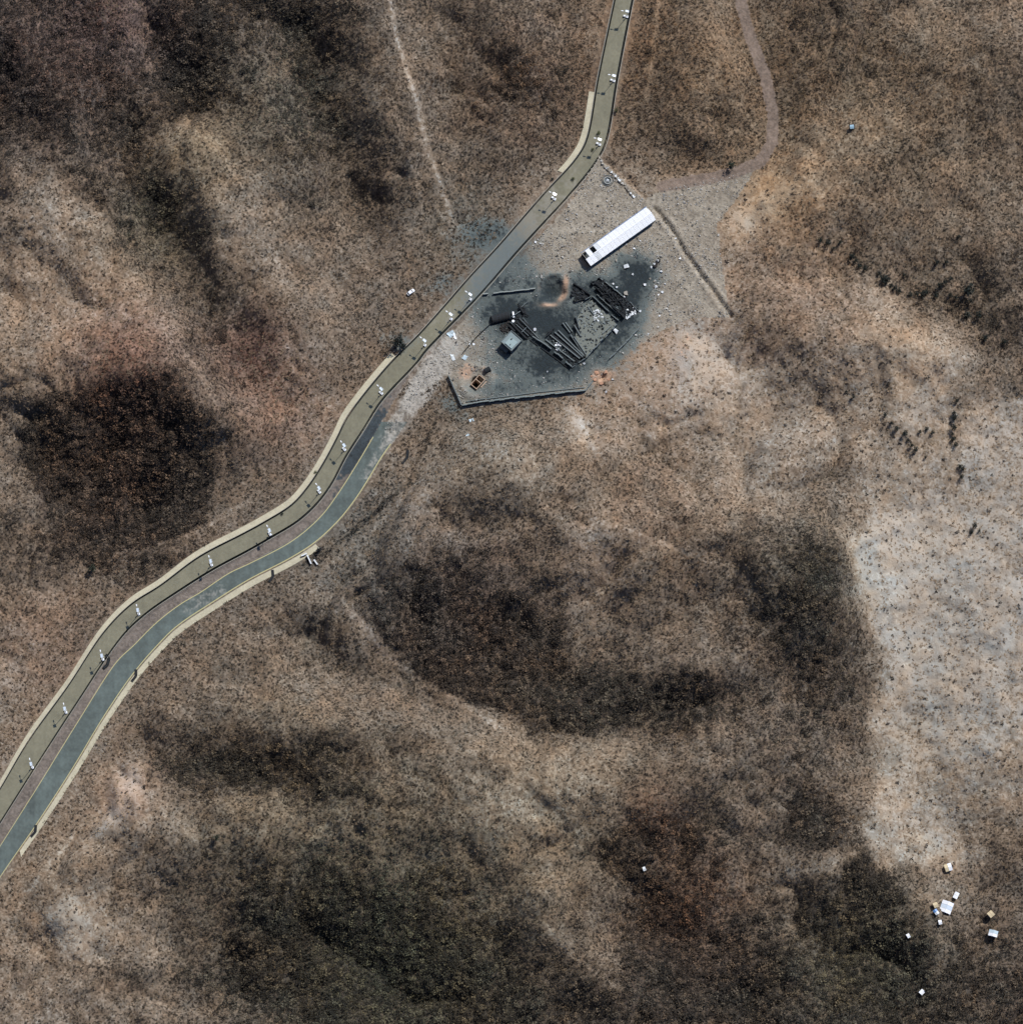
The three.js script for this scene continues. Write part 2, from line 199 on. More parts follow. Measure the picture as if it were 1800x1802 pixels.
// tints of the soil, blue-grey ones painting smoke haze onto it [u, v, radius, r, g, b]
const TINT = [[230, 650, 95, 1.12, .9, .89], [440, 610, 60, 1.12, .88, .89], [1210, 1600, 110, 1.12, .95, .88], [1150, 1440, 60, 1.1, .92, .86], [60, 90, 170, 1.02, .94, 1.02], [230, 30, 110, 1.03, .95, 1.05], [500, 200, 130, .93, 1.0, .98], [280, 400, 90, .95, 1.02, .97], [330, 260, 90, 1.04, 1.01, .9],
  [120, 560, 150, 1.07, .98, .9], [1250, 130, 190, 1.1, 1, .86], [1560, 200, 260, 1.06, 1, .88], [1370, 350, 80, 1.12, 1, .84], [1600, 635, 90, 1.12, 1, .87], [1400, 520, 150, 1.07, .98, .93], [1650, 980, 270, .98, 1, 1], [1640, 1350, 200, .99, 1, .98], [620, 980, 130, .93, .99, 1.04], [860, 830, 120, .94, 1, 1.02], [800, 1060, 160, 1.02, .97, 1],
  [480, 720, 90, 1.12, .94, .9], [200, 850, 130, 1.05, .95, .93], [1130, 640, 110, 1.05, .98, .94], [80, 1560, 150, 1.05, 1, .93], [230, 1390, 60, 1.06, .99, .96], [500, 1450, 260, .99, 1.01, .95], [700, 1700, 220, .9, 1.02, .93], [1510, 1690, 130, .9, 1.01, .93], [640, 960, 110, .88, .98, 1.06], [1430, 1020, 90, .92, .99, .98], [230, 1410, 60, 1.06, .98, .96], [1000, 1430, 220, 1.0, 1.0, .93], [1100, 60, 90, 1.1, .98, .86], [930, 150, 120, 1.05, .96, .9], [80, 1130, 100, 1.08, .97, .92], [820, 400, 80, .88, .98, 1.05], [1150, 900, 160, 1.05, .98, .92]];
function tint(u, v) { let r = 1, g = 1, b = 1; for (const [tu, tv, R, a, c, d] of TINT) { const q = ((u - tu) ** 2 + (v - tv) ** 2) / (R * R); if (q < 4) { const w = Math.exp(-q); r *= 1 + (a - 1) * w; g *= 1 + (c - 1) * w; b *= 1 + (d - 1) * w; } } return [r, g, b]; }
// levelled, trodden or burnt ground
const YARD = [[1056, 280], [1135, 352], [1160, 335], [1235, 318], [1330, 296], [1300, 345], [1262, 395], [1270, 470], [1285, 560], [1215, 560], [1150, 590], [1075, 640], [1045, 680], [1030, 692], [812, 718], [785, 660], [742, 690], [700, 745], [672, 790], [655, 780], [700, 720], [742, 640], [790, 592], [850, 525], [960, 405], [1010, 350]];
const SOOT_HAZE = [[1115, 500, 36, 46, .4, 1.15], [1080, 530, 50, 26, .7, 1], [1020, 505, 30, 30, 0, .6], [972, 508, 26, 22, 0, .8], [940, 560, 60, 36, 0, .75], [900, 560, 44, 26, 0, .75], [1000, 590, 46, 36, .6, .85], [940, 640, 90, 36, .1, .62], [880, 690, 80, 18, -.1, .55], [990, 640, 60, 30, .4, .4], [1085, 600, 40, 30, -.8, .7], [850, 410, 44, 28, -.3, .72], [900, 450, 60, 40, -.7, .45], [860, 540, 40, 40, 0, .45], [1120, 470, 40, 18, .3, .6], [900, 500, 60, 40, 0, .5], [780, 500, 40, 24, 0, .3], [955, 645, 12, 12, 0, .7], [960, 600, 120, 80, -.2, .3], [1060, 560, 60, 70, .2, .25], [1075, 545, 40, 24, .7, .5], [700, 600, 30, 20, 0, .35], [800, 720, 30, 14, .6, .4]];  // blobs northwest of the road paint thin smoke haze as ash
const ORANGE = [[995, 500, 6, 17, .1, 1.3], [989, 523, 11, 6, -.7, 1.2], [966, 537, 18, 4.5, 0, 1.2], [948, 505, 3, 12, 0, .5], [1055, 665, 17, 14, .3, 1.3], [1072, 660, 12, 8, 0, .8], [820, 655, 18, 14, -.4, .8], [832, 700, 26, 10, 0, .4], [850, 650, 10, 8, 0, .6], [1205, 610, 14, 26, .4, .5]];
const DUST = [[770, 640, 50, 26, -.9, 1.1], [730, 700, 44, 24, -.9, 1.1], [690, 765, 34, 16, -1, .7], [655, 820, 40, 12, -1, .45], [360, 1055, 50, 14, -.5, .5], [800, 600, 24, 20, 0, .5], [1060, 400, 90, 60, -.6, .25]];
const ell = (L, u, v) => { let s = 0; for (const [a, b, c, d, w, k] of L) { const x0 = u - a, y0 = v - b, m = 2.2 * Math.max(c, d); if (x0 > m || x0 < -m || y0 > m || y0 < -m) continue; const p = Math.cos(w), q = Math.sin(w), x = (x0 * p + y0 * q) / c, y = (-x0 * q + y0 * p) / d; s += k * Math.exp(-(x * x + y * y)); } return s; };
const MEDIAN = [...A_R.slice(9), ...B_L.slice().reverse()];
const polyA = [...A_L, ...A_R.slice().reverse()], polyB = [...B_L, ...B_R.slice().reverse()];

// ------------------------------------------------------------------ one colour sheet for soil, ash and road surfaces (0.3 m a texel)
const TX = 2048, SPAN = 620, tex = new Uint8Array(TX * TX * 4);
const SOILS = [[52, 44, 37], [80, 68, 57], [106, 92, 77], [127, 111, 94], [149, 134, 117], [171, 160, 146], [188, 179, 166]].map((c) => c.map((x) => s2l(x) / KEXP));
const lin = (r, g, b) => [s2l(r) / KEXP, s2l(g) / KEXP, s2l(b) / KEXP];
const K_YARD = lin(153, 144, 129), K_ASH_HAZE = lin(98, 109, 108), K_SOOT = lin(26, 37, 42), K_ORANGE = lin(184, 150, 124), K_DUST = lin(172, 166, 156), K_A = lin(127, 123, 103), K_ADUST = lin(140, 135, 122), K_B = lin(92, 102, 98), K_MED = lin(121, 111, 102), K_DIRT = lin(126, 110, 98), K_ASHROAD = lin(96, 108, 110), K_MEDDARK = lin(58, 66, 70);
const QN = 512, q3 = (n) => new Float32Array(QN * QN * n), fc = q3(1), ft = q3(3), fy = q3(1), fs = q3(1), fo = q3(1), fd = q3(1), fp = q3(1), fm = q3(1), fr = q3(1);
const polyYB = bounds(YARD, 0);
for (let j = 0; j < QN; j++) for (let i = 0; i < QN; i++) {
  const x = -310 + (i + .5) * SPAN / QN, z = -310 + (j + .5) * SPAN / QN, [u, v] = U(x, z), k = j * QN + i;
  fc[k] = coverShade(u, v); const t = tint(u, v); ft[k * 3] = t[0]; ft[k * 3 + 1] = t[1]; ft[k * 3 + 2] = t[2];
  fy[k] = inB(polyYB, u, v) && inPoly(YARD, u, v) ? 1 : 0;
  fs[k] = ell(SOOT_HAZE, u, v); fo[k] = ell(ORANGE, u, v); fd[k] = ell(DUST, u, v);
  let p = 0; for (const [w, g, pl, B] of PATHS) if (inB(B, u, v)) { const d = polyDist(pl, u, v) / w; p += g * Math.exp(-d * d * 1.2); } fp[k] = p;
  fm[k] = inPoly(MEDIAN, u, v) ? 1 : 0;
  const dd = polyDist(DIRT, u, v); fr[k] = dd < 30 ? Math.exp(-((dd / 11) ** 4)) : 0;
}
const bil = (f, a, b, n = 1, c = 0) => { a = clamp(a, 0, QN - 1.001); b = clamp(b, 0, QN - 1.001); const i = Math.floor(a), j = Math.floor(b), x = a - i, y = b - j, q = (j * QN + i) * n + c, r = QN * n; return lerp(lerp(f[q], f[q + n], x), lerp(f[q + r], f[q + r + n], x), y); };
const field = (f, x, z) => bil(f, (x + 310) / SPAN * QN - .5, (z + 310) / SPAN * QN - .5);
const bA = bounds(polyA, 0), bB = bounds(polyB, 0);
const mixTo = (c, k, w) => { c[0] = lerp(c[0], k[0], w); c[1] = lerp(c[1], k[1], w); c[2] = lerp(c[2], k[2], w); };
for (let j = 0; j < TX; j++) for (let i = 0; i < TX; i++) {
  const x = -310 + (i + .5) * SPAN / TX, z = -310 + (j + .5) * SPAN / TX, [u, v] = U(x, z), a = (i + .5) / TX * QN - .5, b = (j + .5) / TX * QN - .5;
  const g1 = vnoise(u / 2.6, v / 2.6, 61), g2 = vnoise(u / 5.5 + 3, v / 5.5, 62), g3 = vnoise(u / 14, v / 14 + 5, 63), g4 = fbm(u / 40, v / 40, 2, 64);
  const grain = 1.05 * g1 + 0.5 * g2 + 0.2 * g3;
  const cv = bil(fc, a, b); let t = 0.2 + 0.73 * cv + bil(fp, a, b) * 0.8 * (1 + .4 * g2) + 1.3 * grain * (1 - .5 * sstep(5.3, 7.3, cv)) + 0.35 * g4;
  t = clamp(t * 0.98, 0.01, 6.99) * 6 / 7; const q = Math.min(5, Math.floor(t)), f = sstep(.35, .65, t - q), s0 = SOILS[q], s1 = SOILS[q + 1];
  const c = [lerp(s0[0], s1[0], f) * bil(ft, a, b, 3, 0), lerp(s0[1], s1[1], f) * bil(ft, a, b, 3, 1), lerp(s0[2], s1[2], f) * bil(ft, a, b, 3, 2)];
  const hue = 0.07 * vnoise(u / 30, v / 30, 71) + 0.05 * vnoise(u / 9, v / 9, 72); c[0] *= 1 + hue; c[2] *= 1 - hue;
  const onA = inB(bA, u, v) && inPoly(polyA, u, v), onB = inB(bB, u, v) && inPoly(polyB, u, v);
  const yard = sstep(.35, .65, bil(fy, a, b) + .25 * g2 + .12 * g1), w0 = 1 + .26 * g1 + .16 * g2 + .12 * g3 + .12 * g4;
  if (onA) { const n = 1 + .1 * g1 + .06 * g2 + .07 * g3 + .1 * g4 + .05 * vnoise(u / 4, v / 60, 77); c[0] = K_A[0] * n; c[1] = K_A[1] * n; c[2] = K_A[2] * n; mixTo(c, K_ADUST.map((k) => k * n), sstep(.3, .75, Math.exp(-(((u - 900) / 130) ** 2 + ((v - 440) / 190) ** 2)) + .25 * g2 + .2 * g3) * .8); }
  else if (onB && v > 742) { const n = 1 + .14 * g1 + .1 * g2 + .14 * g3 + .22 * g4 + .1 * vnoise(u / 5, v / 80, 78); c[0] = K_B[0] * n; c[1] = K_B[1] * n; c[2] = K_B[2] * n; }
  else {
    if (yard > 0) mixTo(c, K_YARD.map((k) => k * w0), yard * (0.86 + .12 * g3));
    const dr = sstep(.3, .6, bil(fr, a, b) + .2 * g2); if (dr > 0) mixTo(c, K_DIRT.map((k) => k * (w0 + .1 * vnoise(u / 3, v / 14, 79))), dr * .9);
    const md = sstep(.4, .6, bil(fm, a, b) + .1 * g1); if (md > 0) { mixTo(c, K_MED.map((k) => k * w0), md); const dk = sstep(.25, .55, Math.exp(-(((u - 632) / 62) ** 2 + ((v - 778) / 90) ** 2)) + .3 * g2 + .15 * g3); mixTo(c, K_MEDDARK.map((k) => k * w0), md * dk); }  // darker patch in the median beside the upper road
    const og = bil(fo, a, b); if (og > .05) mixTo(c, K_ORANGE.map((k) => k * w0), sstep(.3, .75, og + .3 * g2 + .2 * g1) * .85);
  }
  const du = bil(fd, a, b); if (du > .04) mixTo(c, K_DUST.map((k) => k * w0), sstep(.2, .9, du + .14 * g2 + .14 * g1 + .1 * g3) * (onA ? .15 : .85));
  const so = bil(fs, a, b), og2 = 1 - clamp(bil(fo, a, b) * .9); if (so > .03) { mixTo(c, onA ? K_ASHROAD : K_ASH_HAZE.map((k) => k * w0), sstep(.05, .55, so + .12 * g2 + .1 * g3 + .1 * g1) * (onA ? .8 : .9) * og2); if (!onA) mixTo(c, K_SOOT.map((k) => k * (1 + .3 * g1)), sstep(.4, 1.2, so + .26 * g2 + .2 * g3 + .3 * g1) * .95 * og2); }
  const k = (j * TX + i) * 4; tex[k] = clamp(l2s(Math.max(0, c[0])), 0, 255); tex[k + 1] = clamp(l2s(Math.max(0, c[1])), 0, 255); tex[k + 2] = clamp(l2s(Math.max(0, c[2])), 0, 255); tex[k + 3] = 255;
}
const soilMap = new THREE.DataTexture(tex, TX, TX); soilMap.colorSpace = THREE.SRGBColorSpace; soilMap.magFilter = THREE.LinearFilter; soilMap.minFilter = THREE.LinearMipmapLinearFilter; soilMap.generateMipmaps = true; soilMap.wrapS = soilMap.wrapT = THREE.MirroredRepeatWrapping; soilMap.needsUpdate = true;
const bt = new Uint8Array(512 * 512 * 4); for (let i = 0; i < 512 * 512; i++) { const x = i % 512, y = i >> 9, w = (f, s) => { const a = x / f, b = y / f, n = 512 / f; const A = vnoise(a, b, s), B = vnoise(a - n, b, s), c = x / 512; return A * (1 - c) + B * c; }; const h = 128 + 70 * w(4, 3) + 40 * w(9, 4); bt.set([h, h, h, 255], i * 4); }
const bumpMap = new THREE.DataTexture(bt, 512, 512); bumpMap.magFilter = THREE.LinearFilter; bumpMap.wrapS = bumpMap.wrapT = THREE.RepeatWrapping; bumpMap.repeat.set(9, 9); bumpMap.needsUpdate = true;
const soilMat = new THREE.MeshStandardMaterial({ map: soilMap, roughness: 0.97, bumpMap, bumpScale: 0.25 });
const paveMat = new THREE.MeshStandardMaterial({ map: soilMap, roughness: 0.88 });
const uvOf = (x, z) => [(x + 310) / SPAN, (z + 310) / SPAN];
{
  const cs = []; const outer = []; for (let k = 1, d = 2; k <= 26; k++, d *= 1.28) outer.push((outer[k - 2] ?? 310) + d);
  for (const o of outer.slice().reverse()) cs.push(-o); for (let i = 0; i <= NG; i++) cs.push(-310 + i * HG); cs.push(...outer);
  const n = cs.length, pos = new Float32Array(n * n * 3), uv = new Float32Array(n * n * 2), idx = new Uint32Array((n - 1) * (n - 1) * 6); let q = 0;
  for (let j = 0; j < n; j++) for (let i = 0; i < n; i++) { const k = j * n + i; pos.set([cs[i], H(cs[i], cs[j]), cs[j]], k * 3); uv.set(uvOf(cs[i], cs[j]), k * 2); }
  for (let j = 0; j < n - 1; j++) for (let i = 0; i < n - 1; i++) { const k = j * n + i; idx.set([k, k + n, k + 1, k + 1, k + n, k + n + 1], q); q += 6; }
  const g = new THREE.BufferGeometry(); g.setAttribute('position', new THREE.BufferAttribute(pos, 3)); g.setAttribute('uv', new THREE.BufferAttribute(uv, 2)); g.setIndex(new THREE.BufferAttribute(idx, 1)); g.computeVertexNormals();
  const o = part('ground', g, soilMat, scene); tag(o, 'brown scrub hills and levelled ash covered yard', null, null, 'structure');
}

// ------------------------------------------------------------------ roads
function edges(L, R, n) { const c = (a) => new THREE.CatmullRomCurve3(a.map(([x, y]) => P(x, y)), false, 'centripetal').getSpacedPoints(n); const l = c(L), r = c(R); return l.map((p, i) => ({ l: p, r: r[i], u: r[i].clone().sub(p).setY(0).normalize(), w: p.distanceTo(r[i]) })); }
function ribbon(name, st, cols, m, i0 = 0, i1 = st.length - 1) {   // cols: [[side, offset, y] ...]
  const nc = cols.length, pos = [], uv = [], idx = [];
  for (let i = i0; i <= i1; i++) for (const [s, off, y] of cols) { const e = st[i], p = (s === 'l' ? e.l : e.r).clone().addScaledVector(e.u, off); pos.push(p.x, y, p.z); uv.push(...uvOf(p.x, p.z)); }
  for (let i = 0; i < i1 - i0; i++) for (let k = 0; k < nc - 1; k++) { const a = i * nc + k; idx.push(a, a + nc, a + 1, a + 1, a + nc, a + nc + 1); }
  const g = new THREE.BufferGeometry(); g.setAttribute('position', new THREE.Float32BufferAttribute(pos, 3)); g.setAttribute('uv', new THREE.Float32BufferAttribute(uv, 2)); g.setIndex(idx); const f = g.toNonIndexed(); f.computeVertexNormals();
  const o = part(name, f, m, scene); o.userData.kind = 'structure'; return o;
}
const roadT = (base, amp) => { const n = 256, d = new Uint8Array(n * n * 4); for (let i = 0; i < n * n; i++) { const x = i % n, y = i >> 8, k = 1 + amp * (vnoise(x / 3, y / 3, 81) * .6 + vnoise(x / 17, y / 17, 82) * .5 + vnoise(x / 1.2, y / 1.2, 83) * .5); for (let c = 0; c < 3; c++) d[i * 4 + c] = clamp(l2s(base[c] * k), 0, 255); d[i * 4 + 3] = 255; } const t = new THREE.DataTexture(d, n, n); t.colorSpace = THREE.SRGBColorSpace; t.magFilter = THREE.LinearFilter; t.wrapS = t.wrapT = THREE.MirroredRepeatWrapping; t.repeat.set(11, 11); t.needsUpdate = true; return t; };
const vergeMat = new THREE.MeshStandardMaterial({ map: roadT(lin(196, 188, 162), .16), roughness: .93, side: THREE.DoubleSide });
const channelShadeMat = mat(22, 28, 27), kerbMat = mat(168, 162, 148), lineMat = mat(196, 186, 134), plaster = mat(150, 150, 146);  // channel colour is near black, standing in for shade the groove lacks
const SA = edges(A_L, A_R, 220), SB = edges(B_L, B_R, 180);
const near = (st, px, py) => { const p = P(px, py); let b = 0, bd = 1e9; st.forEach((e, i) => { const d = e.l.distanceTo(p); if (d < bd) { bd = d; b = i; } }); return b; };
ribbon('road', SA, [['l', 0.62, .1], ['l', 0.65, .5], ['l', 2.5, .56], ['l', 5, .6], ['r', -2.5, .56], ['r', -.75, .5], ['r', -.7, .0]], paveMat).userData.label = 'greenish grey upper road running past the burnt yard';
ribbon('shade_line_channel', SA, [['l', -.3, .5], ['l', -.24, -.45], ['l', .62, -.45], ['l', .66, .3]], channelShadeMat);  // groove added to give the road edge a dark shade line
ribbon('shade_line_channel', SA, [['r', -.74, .3], ['r', -.6, -.7], ['r', .5, -.7], ['r', .56, .55]], channelShadeMat);
ribbon('kerb', SA, [['l', -.62, -.4], ['l', -.6, .58], ['l', -.3, .58], ['l', -.3, .2]], kerbMat);
ribbon('kerb', SA, [['r', .56, .1], ['r', .56, .72], ['r', .86, .72], ['r', .9, -.5]], kerbMat);
for (const [a, b] of [[near(SA, 1040, 165), near(SA, 990, 302)], [near(SA, 700, 628), SA.length - 1]]) ribbon('road_verge', SA, [['l', -3.9, -.7], ['l', -3.5, .3], ['l', -.62, .46]], vergeMat, a, b);
for (const [a, b] of [[0, near(SA, 1040, 165)], [near(SA, 990, 302), near(SA, 700, 628)]]) ribbon('road_shoulder', SA, [['l', -3.2, -.5], ['l', -1.6, .2], ['l', -.62, .42]], paveMat, a, b);
ribbon('road_shoulder', SA, [['r', .88, .4], ['r', 1.5, .2], ['r', 3, -.6]], paveMat);
const b0 = near(SB, 668, 752);
ribbon('road', SB, [['l', -1.5, -.6], ['l', -.75, .3], ['l', 2, .36], ['l', 4.4, .4], ['r', -2, .36], ['r', .75, .3], ['r', 1.5, -.6]], paveMat, b0).userData.label = 'blue grey lower asphalt road with pale edge lines';
ribbon('road_marking', SB, [['l', 0, .333], ['l', .42, .338]], lineMat, b0 + 3); ribbon('road_marking', SB, [['r', -.5, .338], ['r', 0, .333]], lineMat, b0 + 2);
ribbon('road_verge', SB, [['r', .76, .3], ['r', 1.5, .28], ['r', 3.9, .2], ['r', 4.4, -.7]], vergeMat, near(SB, 545, 948), near(SB, 44, 1465));


// ------------------------------------------------------------------ scrub that nobody could count
const distA = (u, v) => polyDist(A_C, u, v), distB = (u, v) => polyDist(B_C, u, v);
function cleared(u, v, x, z) {
  if (field(fy, x, z) > .3 + .35 * vnoise(u / 7, v / 7, 55)) return true;
  if (inB(bounds(A_C, 40), u, v) && distA(u, v) < 29) return true;
  if (v > 700 && distB(u, v) < 26) return true;
  return field(fr, x, z) > .4 || field(fm, x, z) > .3;
}
function scrubGeo(n, tall, size) {      // ragged clump of twig-sized faces
  const pos = [];
  for (let i = 0; i < n; i++) {
    const a = rr(0, 6.283), r = Math.sqrt(rnd()) * .5, y = tall * (.12 + .88 * rnd()) * (1 - r * 0.9), s = size * rr(.6, 1.3), b = rr(0, 6.283), t = rr(.1, .9);
    const cx = Math.cos(a) * r, cz = Math.sin(a) * r, d1 = [Math.cos(b), t * .7, Math.sin(b)], d2 = [-Math.sin(b) * .6, rr(-.5, .5), Math.cos(b) * .6];
    pos.push(cx - d1[0] * s * .5, y - d1[1] * s * .5, cz - d1[2] * s * .5, cx + d1[0] * s * .5, y + d1[1] * s * .5, cz + d1[2] * s * .5, cx + d2[0] * s, y + d2[1] * s, cz + d2[2] * s);
  }
  const g = new THREE.BufferGeometry(); g.setAttribute('position', new THREE.Float32BufferAttribute(pos, 3)); g.computeVertexNormals(); return g;
}
{
  const scrubMat = new THREE.MeshStandardMaterial({ roughness: 1, side: THREE.DoubleSide });
  const kinds = [
    { name: 'low_scrub', label: 'low brown leafless scrub covering the hillsides', geo: [scrubGeo(16, .55, .42), scrubGeo(13, .6, .48), scrubGeo(18, .5, .38)], list: [] },
    { name: 'leafless_thicket', label: 'dense dark leafless thicket in the gullies and slopes', geo: [scrubGeo(20, 1.1, .36), scrubGeo(22, 1.3, .32)], list: [] },
    { name: 'dry_grass', label: 'pale dry grass tufts between the scrub', geo: [scrubGeo(10, .3, .5), scrubGeo(9, .28, .55)], list: [] },
  ];
  const cell = 1.0, n = Math.floor(610 / cell);
  for (let j = 0; j < n; j++) for (let i = 0; i < n; i++) {
    const x = -305 + (i + rnd()) * cell, z = -305 + (j + rnd()) * cell, [u, v] = U(x, z), r1 = rnd(), r2 = rnd(), r3 = rnd();
    if (u < -60 || u > 1860 || v < -60 || v > 1870) continue;
    const t = field(fc, x, z) + 1.5 * field(fp, x, z) + 1.5 * fbm(u / 11, v / 11, 2, 91) + .7 * fbm(u / 30, v / 30, 2, 95);
    if (cleared(u, v, x, z)) continue;
    const dark = clamp((6.5 - t) / 5.6);  // scrub thickens where the tone is dark, painted slope shade included
    if (r1 < Math.pow(dark, .95) * .9 + .025) {
      const k = t < 2.3 && r2 < .3 ? 1 : 0, s = (k ? rr(1.3, 2.5) : rr(.55, 1.4)) * (t > 6 ? 1.35 : 1) * (.85 + .3 * dark);
      const warm = vnoise(u / 45, v / 45, 97), lum = r3 < .72 ? rr(.15, .75) : rr(1.2, 2.9) * (1.1 - .25 * dark), tr = tint(u, v).map((q) => q ** 1.6), pale = t > 6 ? .55 : 1;
      kinds[k].list.push([x, H(x, z) - .08, z, s, rr(0, 6.3), s2l(78) * lum * tr[0] * (1 + .14 * warm) * pale, s2l(67) * lum * tr[1] * pale, s2l(54) * lum * tr[2] * (1 - .12 * warm) * (pale < 1 ? .68 : 1)]);
    } else if (r1 > .86) {
      const lum = rr(.8, 1.35), b = clamp(t / 7, .3, 1);
      kinds[2].list.push([x, H(x, z) - .05, z, rr(.8, 1.6), rr(0, 6.3), s2l(146) * lum * b, s2l(126) * lum * b, s2l(102) * lum * b]);
    }
  }
  const m4 = new THREE.Matrix4(), qt = new THREE.Quaternion(), col = new THREE.Color();
  for (const k of kinds) for (let vI = 0; vI < k.geo.length; vI++) {
    const L = k.list.filter((_, i) => i % k.geo.length === vI), im = new THREE.InstancedMesh(k.geo[vI], scrubMat, L.length);
    L.forEach((e, i) => { qt.setFromAxisAngle(V(0, 1, 0), e[4]); m4.compose(V(e[0], e[1], e[2]), qt, V(e[3], e[3] * (.8 + .4 * ((i * 7919 % 100) / 100)), e[3])); im.setMatrixAt(i, m4); im.setColorAt(i, col.setRGB(e[5] / KEXP, e[6] / KEXP, e[7] / KEXP)); });
    im.name = numbered(k.name); im.castShadow = im.receiveShadow = true; tag(im, k.label, null, null, 'stuff'); scene.add(im);
  }
}

// ------------------------------------------------------------------ materials of the built things
const M = {
  white: mat(250, 252, 255, { roughness: .45 }), whiteDull: mat(226, 230, 232, { roughness: .6 }), greySheet: mat(168, 176, 182, { roughness: .6 }), concrete: mat(158, 160, 156), concreteDark: mat(96, 104, 106), ash: mat(112, 120, 120), char: mat(26, 30, 34), charBrown: mat(44, 40, 38), steel: mat(120, 126, 130, { roughness: .5, metalness: .4 }),
  paleSteel: mat(205, 208, 210, { roughness: .45 }), wall: mat(186, 182, 172), glass: mat(34, 42, 50, { roughness: .15 }), wood: mat(92, 76, 62), stone: mat(165, 158, 146), stoneDark: mat(120, 114, 106), blue: mat(92, 140, 196, { roughness: .5 }), tarp: mat(196, 214, 222, { roughness: .7 }), tarpWhite: mat(226, 232, 232, { roughness: .7 }), roof: mat(136, 150, 152), soilLump: mat(190, 146, 118), tyre: mat(30, 30, 32), tan: mat(214, 196, 160), red: mat(150, 62, 50), leaf: mat(46, 54, 40, { roughness: 1 }), leafDark: mat(30, 38, 32, { roughness: 1 }), leafOlive: mat(76, 80, 50, { roughness: 1 }), bark: mat(64, 54, 46), panel: mat(214, 226, 238, { roughness: .2 }),
};

// ------------------------------------------------------------------ long shed with the white roof
{
  const h = 3.4, a = P(1030.5, 456.5, h), b = P(1146, 374.5, h), L = a.distanceTo(b), Wd = 8.9, c = a.clone().add(b).multiplyScalar(.5).setY(0), t = thing('long_shed', 'long low shed with a bright white sheet roof, patchy at its southwest end', 'shed', c, turnOf(a, b));
  part('wall', [box(L - .8, h - .3, .25, 0, (h - .3) / 2, Wd / 2 - .5)], M.wall, t); part('wall', [box(L - .8, h - .3, .25, 0, (h - .3) / 2, -Wd / 2 + .5)], M.wall, t);
  for (const s of [-1, 1]) { const g = new THREE.Shape([new THREE.Vector2(-Wd / 2 + .4, 0), new THREE.Vector2(Wd / 2 - .4, 0), new THREE.Vector2(Wd / 2 - .4, h - .3), new THREE.Vector2(0, h + .35), new THREE.Vector2(-Wd / 2 + .4, h - .3)]); part('gable_wall', new THREE.ExtrudeGeometry(g, { depth: .22, bevelEnabled: false }).applyMatrix4(mtx(s * (L / 2 - .5) - .11, 0, 0, 0, Math.PI / 2, 0)), M.wall, t); }
  part('floor', box(L - 1, .12, Wd - 1.2, 0, .1, 0), M.concreteDark, t);
  const n = 17, w = L / n, sl = Math.atan2(.75, Wd / 2), len = Wd / 2 / Math.cos(sl) + .05;
  for (let i = 0; i < n; i++) for (const s of [-1, 1]) {
    const x = -L / 2 + (i + .5) * w, hurt = i < 6 && rnd() < (s < 0 ? .5 : .25), gone = (i === 0 && s < 0) || (i === 2 && s < 0);
    if (gone) continue;
    const g = [box(w - .05, .05, len, 0, 0, 0)]; for (let k = 0; k < 4; k++) g.push(box(.07, .07, len - .02, -w / 2 + .3 + k * (w - .6) / 3, .05, 0));
    const o = part('roof_sheet', g, hurt ? (rnd() < .5 ? M.greySheet : M.whiteDull) : M.white, t);
    o.position.set(x, h + .42 - .375 + (hurt ? -.05 : 0), s * Wd / 4); o.rotation.x = s * sl + (hurt ? rr(-.03, .03) : 0); o.rotation.z = hurt ? rr(-.05, .05) : 0;
  }
  part('ridge_cap', box(L - 5.4, .06, .5, 2.7, h + .5, 0), M.white, t);
  for (let k = 0; k < 5; k++) for (const s of [-1, 1]) part('purlin', box(6.4, .12, .1, -L / 2 + 3.4, h - .32 + (.55 - k * .12), s * (.5 + k * .8)), M.char, t);
  for (let k = 0; k < 9; k++) { const d = k % 3 === 1, o = part(d ? 'door' : 'window', box(d ? 1.3 : 1.5, d ? 2.1 : 1, .1, -L / 2 + 3.4 + k * (L - 6.8) / 8, d ? 1.06 : 1.7, Wd / 2 - .33), d ? M.wood : M.glass, t); part('frame', [box(d ? 1.6 : 1.8, .12, .12, 0, 0, 0)].map((g) => g.translate(-L / 2 + 3.4 + k * (L - 6.8) / 8, d ? 2.18 : 2.28, Wd / 2 - .32)), M.whiteDull, o); }
  part('gutter', box(L, .14, .16, 0, h - .02, -Wd / 2 - .05), M.blue, t); part('end_trim', box(.14, .16, Wd, L / 2 + .05, h - .05, 0), M.tan, t);
  part('shaded_end', [box(.3, 2.6, Wd - 1.4, -L / 2 + .2, 1.4, 0)], M.char, t);  // near-black plate painting the shade on the southwest end wall
}
